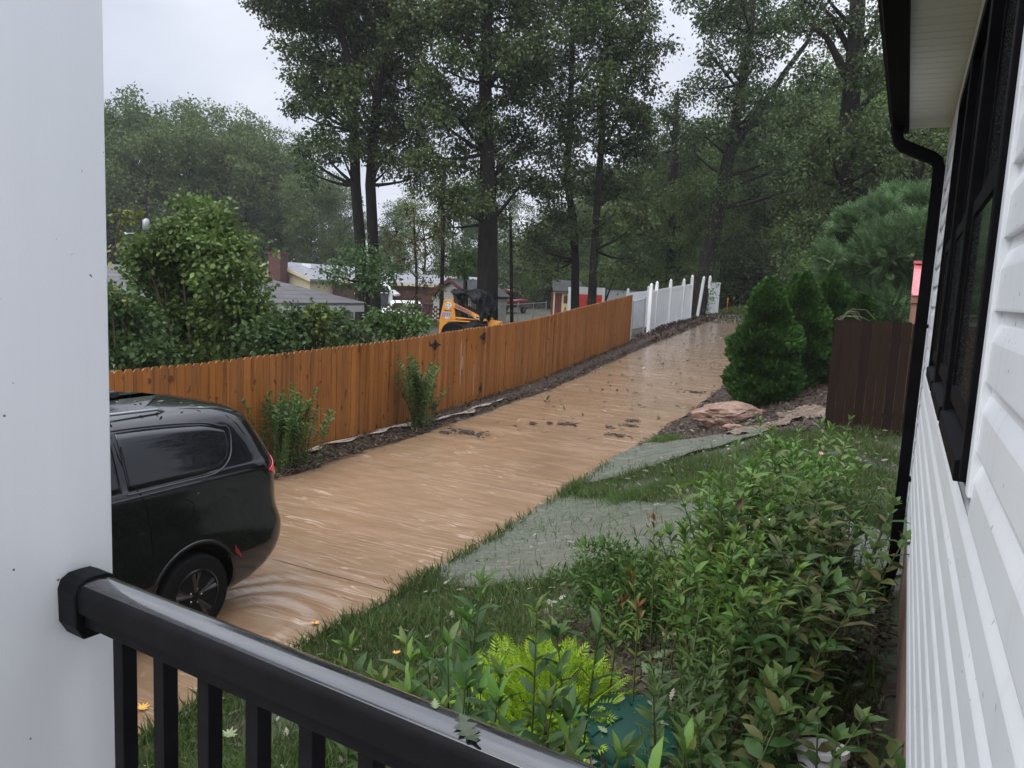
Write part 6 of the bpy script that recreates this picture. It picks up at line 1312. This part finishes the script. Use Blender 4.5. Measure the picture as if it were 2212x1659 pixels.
# two nandina like shrubs at the fence foot
def fence_shrub(x, y, h, w, lab, seed, n):
    rg = np.random.default_rng(seed); st = [(x+rg.normal()*w*.2, y+rg.normal()*w*.28, g(x, y), h*rg.uniform(.45, 1)) for _ in range(n)]
    e = stem_plant('fence_shrub', lab, 'shrub', 'young shrubs at the foot of the wooden fence', st, M['leaf_tip2'], M['leaf_tip2'], .12, .034, 1.0, None, .22, 1.0, .12, seed, 8); return e
M['leaf_tip2'] = leafmat('leaf_tip2', [(.08, .14, .038), (.065, .12, .03), (.11, .17, .045)], .35, .3)
fence_shrub(-8.62, 9.25, 1.28, .72, 'rounder bushy young shrub at the fence foot just behind the van', 3, 60)
fence_shrub(-8.55, 12.9, 1.5, .5, 'taller thinner young shrub at the fence foot left of the gate', 5, 42)
# foreground masses beside the porch and house
RA = [[(-1.0, 5.0), (-.68, 6.7), (-.35, 6.9), (-.45, 5.2)], [(-.45, 5.2), (-.35, 6.9), (.0, 6.5), (-.05, 5.2)], [(-1.02, 4.1), (-1.02, 5.05), (-.6, 5.15), (-.6, 4.1)], [(-.6, 4.1), (-.6, 5.15), (-.05, 5.2), (-.1, 4.1)],
      [(-.78, 3.5), (-.98, 4.1), (-.55, 4.1), (-.5, 3.3)], [(-.5, 3.3), (-.55, 4.1), (-.1, 4.1), (-.08, 3.3)], [(-.62, 2.5), (-.72, 3.3), (-.5, 3.4), (-.42, 2.5)], [(-.42, 2.5), (-.5, 3.3), (-.05, 3.3), (-.0, 2.5)]]
LA = ['leafy shrub at the far left of the house bed, standing before the flooded lawn', 'leafy shrub at the far end of the bed, nearest the foot of the downspout', 'leafy shrub with bright tips above the small fine leaved bush', 'leafy shrub mid bed between bright tipped one and the siding', 'leafy shrub right of the dark shaded mulch gap', 'leafy shrub close to the brick foundation with long arching leaves', 'leafy shrub beside the green domed cover, at the bottom edge', 'darkest leafy shrub in the bottom right corner by the siding']
NA = [30, 16, 32, 24, 22, 16, 14, 16]; HA = [(.72, 1.1), (.5, .85), (.75, 1.12), (.7, 1.02), (.65, .98), (.5, .8), (.5, .85), (.35, .7)]
ra = np.random.default_rng(13); M['leaf_mid'] = leafmat('leaf_mid', [(.035, .08, .022), (.05, .105, .026), (.07, .13, .035), (.11, .15, .04), (.15, .12, .05), (.045, .09, .025)], .35, .3)
for i, P_a in enumerate(RA):
    stem_plant('leafy_shrub', LA[i], 'shrub', 'leafy shrubs in the house bed', stems_in(P_a, int(NA[i]*1.65), HA[i][0], HA[i][1], ra), (M['leaf_front'], M['leaf_shrub'], M['leaf_front'], M['leaf_mid'], M['leaf_front'], M['leaf_mid'], M['leaf_shrub'], M['leaf_mid'])[i], M['leaf_tip' if i in (0, 2, 4) else 'leaf_tip2'], (.10, .075, .105, .12, .105, .14, .085, .12)[i], (.044, .035, .044, .055, .046, .06, .036, .055)[i], (1.05, .8, 1.05, 1.35, .95, 1.1, .8, 1.4)[i], None, (.18, .25, .16, .2, .18, .3, .25, .25)[i], (1.05, .8, 1.05, 1.2, 1.0, 1.25, .9, 1.2)[i], .18, 100+i)
def tipstems(lst, rg, n=2):
    out = []
    for u, v, d in lst:
        p = at(u, v, d)
        for j in range(n):
            x, y = p.x+rg.normal()*.05*j, p.y+rg.normal()*.05*j; z = g(x, y); out.append((x, y, z, max(.25, (p.z-z)*(1 if j == 0 else rg.uniform(.55, .9)))))
    return out
for i, (lst, lab) in enumerate((([(800, 1400, 3.0), (870, 1440, 2.9), (930, 1400, 3.1), (840, 1490, 2.7), (905, 1500, 2.7), (760, 1480, 2.9)], 'tall dark leaved shoots rising from behind the middle of the handrail'),
    ([(1005, 1255, 3.1), (1050, 1340, 3.2), (985, 1380, 2.8), (1060, 1440, 2.7), (1000, 1480, 2.6), (1100, 1530, 2.5)], 'tallest dark leaved shoot cluster left of the lime green conifer'),
    ([(1165, 1340, 2.9), (1275, 1290, 3.0), (1170, 1520, 2.4)], 'large dark leaved shoots standing in front of the lime green conifer'),
    ([(1120, 1600, 2.2), (1210, 1590, 2.2), (1290, 1640, 2.3), (1250, 1660, 2.1), (1400, 1665, 2.2), (1500, 1640, 2.3)], 'lowest shoots at the bottom edge between handrail and domed cover'))):
    stem_plant('leafy_shoots', lab, 'shrub', 'leafy shoots beside the handrail', tipstems(lst, ra, 2), M['leaf_shrub'], M['leaf_front'], .15, .07, .9, None, .06, .95, .3, 200+i, 6)
st = tipstems([(1425, 1130, 4.6), (1400, 1250, 4.2), (1460, 1240, 4.1), (1330, 1300, 3.9), (1380, 1330, 3.7), (1440, 1300, 3.8)], ra, 1)
stem_plant('yellow_shoots', 'yellow green shoots with rusty red tips at the left edge of the leafy shrubs', 'shrub', None, st, M['leaf_ylw'] if 'leaf_ylw' in M else leafmat('leaf_ylw', [(.12, .18, .03), (.10, .14, .03), (.16, .17, .04)], .4), M['leaf_red'], .10, .055, .9, None, .1, .9, .35, 301, 5)
# small fine leaved bush with dark hollow below
b = Vector((-1.58, 4.85, g(-1.58, 4.85)))
bush('azalea', 'small fine leaved dark green bush at the edge of the flooded lawn', b, [((b.x+dx_, b.y+dy_, b.z+dz_), r_) for dx_, dy_, dz_, r_ in ((0, 0, .36, .27), (.27, .05, .30, .23), (-.25, .05, .26, .21), (.05, .25, .29, .23), (.1, -.25, .29, .23), (.38, -.1, .24, .19), (-.1, -.1, .46, .16))], M['leaf_vine'], 60, .05, .10, 1.6, 'shrub', None, (LEAF_V, LEAF_T), .008, None, -.8)
for i, (x, y, lab) in enumerate(((-3.0, 6.0, 'tiny dark leafy sprig on the wet lawn left of the fine leaved bush'), (-2.55, 6.05, 'little leafy sprig at the water edge beside the fine leaved bush'))):
    stem_plant('sprig', lab, 'plant', 'little sprigs on the wet lawn', [(x+ra.normal()*.04, y+ra.normal()*.04, g(x, y), ra.uniform(.1, .2)) for _ in range(6)], M['leaf_shrub'], M['leaf_front'], .05, .03, 1, None, .4, 1, .1, 400+i)
# light weeds clumps in lawn
V, F = None, None
def tuft(x, y, r, h, n, mat, name, lab):
    xx = x+r2.normal(size=n)*r*.5; yy = y+r2.normal(size=n)*r*.5; d = np.stack([(xx-x)/r*.8+r2.normal(size=n)*.3, (yy-y)/r*.8+r2.normal(size=n)*.3, np.ones(n)], 1)
    V, F = scatter([(0, -.03, 0), (0, .03, 0), (.55, .028, 0), (.55, -.028, 0), (1, 0, .25)], [(0, 1, 2), (0, 2, 3), (3, 2, 4)], np.stack([xx, yy, G(xx, yy)], 1), frames(d, r2), r2.uniform(.5, 1.2, n)*h)
    o = npmesh(name, V-np.array([x, y, g(x, y)]), F, mat, None, False, (x, y, g(x, y))); return tag(o, lab, 'grass')
tuft(-4.2, 6.55, .3, .12, 500, M['grass'], 'grass_tuft', 'tall grass tuft on the drive edge at the near corner of the flooded lawn')
tuft(-3.0, 9.95, .38, .13, 1400, M['leaf_tip2'], 'grass_tuft', 'bright green weedy tuft on the far rim of the flooded lawn')
tuft(-3.9, 14.5, .30, .16, 900, M['leaf_tip2'], 'grass_tuft', 'light green tuft on the mulch tip left of the boulder')
tuft(-7.5, 42.5, .9, .5, 2200, leafmat('leaf_weed', [(.12, .16, .03), (.09, .13, .03), (.16, .18, .05)], .5), 'weed_clump', 'yellow green weeds at the top end of the drive')
# lime green false cypress: arching feathery sprays
SPR = []; SPF = []
for i in range(7):
    t = i/7; n0 = len(SPR); w_ = .30*math.sin(math.pi*min(1, .25+t*.8))
    for s_ in (1, -1): SPR += [(t, 0, 0), (t+.04, s_*w_*.5, .02), (t+.22, s_*w_, -.03), (t+.12, s_*w_*.3, .0)]; 
    SPF += [(n0, n0+1, n0+2, n0+3), (n0+4, n0+7, n0+6, n0+5)]
SPR += [(0, .012, 0), (1, 0, -.05), (0, -.012, 0), (.5, 0, .01)]; n0 = len(SPR)-4; SPF += [(n0, n0+3, n0+1, n0+2)]
c0 = Vector((-1.5, 3.5, g(-1.5, 3.5)+.03)); e = empty('lime_conifer', c0, 'low bright lime green feathery conifer between dark shoots and the domed cover', 'shrub')
n = 1100; d = r2.normal(size=(n, 3)); d[:, 2] = np.abs(d[:, 2])*.8+.05; d /= np.linalg.norm(d, axis=1, keepdims=True); rr = r2.uniform(.12, .42, n); pos = d*rr[:, None]*np.array([1.15, 1.15, .95]); 
V, F = scatter(SPR, SPF, pos, frames(d+np.array([0, 0, .15])+r2.normal(size=(n, 3))*.25, r2, (0, 0, 1), .6), r2.uniform(.06, .14, n)); npmesh('foliage', V, F, M['leaf_lime'], e)
mb = MB(); 
for i in range(26): mb.tube([(0, 0, 0), tuple(d[i]*.2), tuple(d[i]*.4)], [.008, .006, .003], 4, False)
mb.build('stems', M['twig'], e)
# columnar evergreens
def fan_shrub(name, lab, x, y, h, w, n, mat, lsize, group, cat='evergreen', seed=1, tv=None, tf=None):
    rg = np.random.default_rng(seed); z0 = g(x, y); e = empty(name, (x, y, z0), lab, cat, group); mb = MB(); mb.tube([(0, 0, -.1), (0, 0, h*.5), (0, 0, h*.92)], [.05, .035, .01], 8); mb.build('trunk', M['bark'], e)
    lob = [(rg.uniform(0, 6.28), rg.uniform(.05, .95), rg.uniform(.5, 1)) for _ in range(120)]
    t = rg.uniform(0, 1, n)**.85; an = rg.uniform(0, 6.28, n); prof = np.interp(t, [0, .08, .32, .58, .78, .92, 1], [.84, .94, 1, .84, .56, .33, .06])
    bump = np.zeros(n)
    for a_, tz, s_ in lob:
        da = np.abs((an-a_+np.pi) % (2*np.pi)-np.pi); bump += s_*np.exp(-(da/.30)**2-((t-tz)/.05)**2)
    rr = prof*(w/2)*(.66+.46*np.clip(bump, 0, 1.2))*rg.uniform(.55, 1.05, n)**.4
    pos = np.stack([np.cos(an)*rr, np.sin(an)*rr, t*h*(1+.03*np.sin(an*3))], 1); d = np.stack([np.cos(an), np.sin(an), .9+0*an], 1)+rg.normal(size=(n, 3))*.35
    fr = frames(d, rg); V, F = scatter(tv or FANV, tf or FANF, pos, fr, rg.uniform(.6, 1.25, n)*lsize); npmesh('foliage', V, F, mat, e); return e
FANV = [(0,0,0),(.55,.32,.05),(.8,.12,.0),(1,0,-.02),(.8,-.12,0),(.55,-.32,.05)]; FANF = [(0,1,2,3),(0,3,4,5)]
ev = [(-2.78, 18.0, 2.75, 1.45, 34000, 'nearest full columnar evergreen right beside the drive and behind the boulder'), (-2.25, 19.8, 2.7, 1.35, 22000, 'second columnar evergreen in the row from the boulder'), (-1.75, 21.0, 2.65, 1.35, 18000, 'third columnar evergreen in the row, reaching toward the side fence'),
      (-1.45, 23.6, 2.6, 1.2, 12000, 'fourth columnar evergreen in the row, partly behind the side fence'), (-3.0, 24.2, 2.7, 1.15, 10000, 'columnar evergreen standing behind the second one of the row'), (-2.3, 26.5, 2.6, 1.2, 9000, 'rearmost columnar evergreen in front of the big soft cypress'), (-1.0, 20.8, 2.0, 1.1, 9000, 'shortest columnar evergreen, tucked against the dark side fence')]
for i, (x, y, h, w_, n, lab) in enumerate(ev): fan_shrub('columnar_evergreen', lab, x, y, h, w_, n, M['leaf_arb'], .125, 'columnar evergreens along the drive bed', 'evergreen', 500+i)
# soft blue green cypress
D = 21; B = gb(1900, D); e = empty('cypress_tree', B, 'big soft feathery blue green cypress behind the dark side fence', 'tree'); mb = MB(); mb.tube([(0, 0, -.2), (.1, 0, 2), (0, 0, 4.6)], [.16, .12, .03], 8); mb.build('trunk', M['bark'], e, smooth=True)
P, Dd, S = [], [], []
for u, v, r, n in ((1830, 520, 30, 500), (1860, 560, 46, 1000), (1815, 590, 34, 600), (1900, 480, 36, 700), (1915, 540, 50, 1200), (1950, 470, 34, 700), (1975, 520, 46, 900), (1880, 620, 55, 1300), (1940, 620, 55, 1200), (1840, 640, 45, 900), (1990, 600, 40, 600), (1990, 450, 30, 400), (1900, 680, 50, 800), (1820, 690, 40, 500), (1835, 480, 16, 160), (1935, 430, 16, 160), (1800, 620, 20, 240), (1790, 560, 12, 100)):
    c = at(u, v, D+r2.uniform(-1, 1))-B; rr = r*D/1661; q = r2.normal(size=(n, 3)); q /= np.linalg.norm(q, axis=1, keepdims=True); q *= (r2.uniform(.1, 1, n)**.45)[:, None]*rr; P.append(np.array(c)+q); dd = q/rr*.6+np.array([-.35, 0, .75])+r2.normal(size=(n, 3))*.35; Dd.append(dd); S.append(r2.uniform(.18, .42, n))
V, F = scatter(SPR, SPF, np.concatenate(P), frames(np.concatenate(Dd), r2), np.concatenate(S)*1.25); npmesh('foliage', V, F, M['leaf_cyp'], e)
# domed green cover, pale pipe mouth and scattered oak sprays
m = pmat('green_plastic', (.01, .09, .065), .3, .15); k = NT(m); a = k.noise(k.coords(), 6, 5); k.color(k.ramp(a, [(.35, (.004, .032, .022)), (.65, (.010, .058, .040))])); k.rough(k.ramp(a, [(.4, .3), (.6, .6)])); M['green_plastic'] = m
x, y = -1.0, 3.5; e = empty('domed_cover', (x, y, g(x, y)), 'dark green plastic domed ground cover with wet leaves on it', 'cover'); mb = MB(); mb.lathe([(.30, -.05), (.31, .02), (.30, .045), (.265, .075), (.20, .10), (.11, .115), (.02, .12)], 40); mb.build('dome', M['green_plastic'], e, smooth='auto')
mb = MB(); mb.lathe([(.33, -.05), (.345, .0), (.33, .02), (.312, .02)], 40); mb.build('rim', M['green_plastic'], e, smooth='auto')
mb = MB()
for q in range(6):
    a = q*math.pi/3; mb.tube([(math.cos(a)*.265, math.sin(a)*.265, .075), (math.cos(a)*.2, math.sin(a)*.2, .10), (math.cos(a)*.08, math.sin(a)*.08, .118)], .008, 5)
mb.build('ribs', M['green_plastic'], e)
for i in range(6):
    a = i*1.1; q = .1+.03*i; s_ = .05; mb = MB(); mb.add([(p[0]*s_*1.5, p[1]*s_*1.5, p[2]*s_) for p in OAK], OAKT); o = mb.build('fallen_leaf', M['leaf_pale']); o.location = (x+q*math.cos(a), y+q*math.sin(a), g(x, y)+.125-.18*q*q*2); o.rotation_euler = (.2*math.sin(a), .1, a*2); tag(o, 'pale wet oak leaf lying on the green domed cover', 'leaf', 'oak leaves on the domed cover')
x, y = -.13, 3.52; mb = MB(); mb.lathe([(.10, -.1), (.105, .09), (.118, .10), (.118, .125), (.098, .125), (.094, .02), (.0, .02)], 30); o = mb.build('drain_pot', M['white_trim'], None, smooth='auto', loc=(x, y, g(x, y)+.02)); o.rotation_euler = (-.2, -.12, 0); tag(o, 'white round plastic pot rim at the bottom edge by the siding', 'pot')
# a little oak spray on the mulch behind the cover
mb = MB()
x, y = -1.0, 4.0
V, F = scatter(OAK, OAKT, np.stack([x+r2.normal(size=9)*.07, y+r2.normal(size=9)*.07, g(x, y)+.05+r2.uniform(0, .06, 9)], 1), frames(np.stack([r2.normal(size=9), r2.normal(size=9), r2.uniform(0, .4, 9)], 1), r2, (0, 0, 1), .3), r2.uniform(.08, .12, 9))
o = npmesh('oak_spray', V, F, leafmat('leaf_spray', [(.10, .15, .07), (.15, .19, .11)], .4)); tag(o, 'torn spray of pale green oak leaves on the mulch behind the domed cover', 'leaf spray')
# single pink and white blossoms
for x_, y_, z_, c_, lab in ((-.52, 4.0, .98, (.75, .68, .5), 'single cream flower among the bright tipped shrub leaves'), (-.45, 5.9, .95, (.62, .32, .34), 'single dull pink flower high in the far shrubs')):
    mb = MB(); 
    for q in range(6):
        a = q*1.047; mb.add([(0, 0, 0), (.012*math.cos(a-.4), .012*math.sin(a-.4), .008), (.022*math.cos(a), .022*math.sin(a), .006), (.012*math.cos(a+.4), .012*math.sin(a+.4), .008)], [(0, 1, 2, 3)])
    o = mb.build('flower', pmat('petal', c_, .5), None, loc=(x_, y_, g(x_, y_)+z_)); o.rotation_euler = (.5, 0, .4); tag(o, lab, 'flower')
# ================================================================== rain haze in the air
mb = MB(); mb.box((-185, -65, -2.5), (185, 245, 40)); hm = bpy.data.materials.new('haze'); hm.use_nodes = True; hm.node_tree.nodes.clear()
vo = hm.node_tree.nodes.new('ShaderNodeOutputMaterial'); pv = hm.node_tree.nodes.new('ShaderNodeVolumePrincipled'); pv.inputs['Color'].default_value = (.95, .97, 1, 1); pv.inputs['Density'].default_value = .0005
hm.node_tree.links.new(pv.outputs[0], vo.inputs['Volume']); o = mb.build('haze', hm); tag(o, kind='stuff')
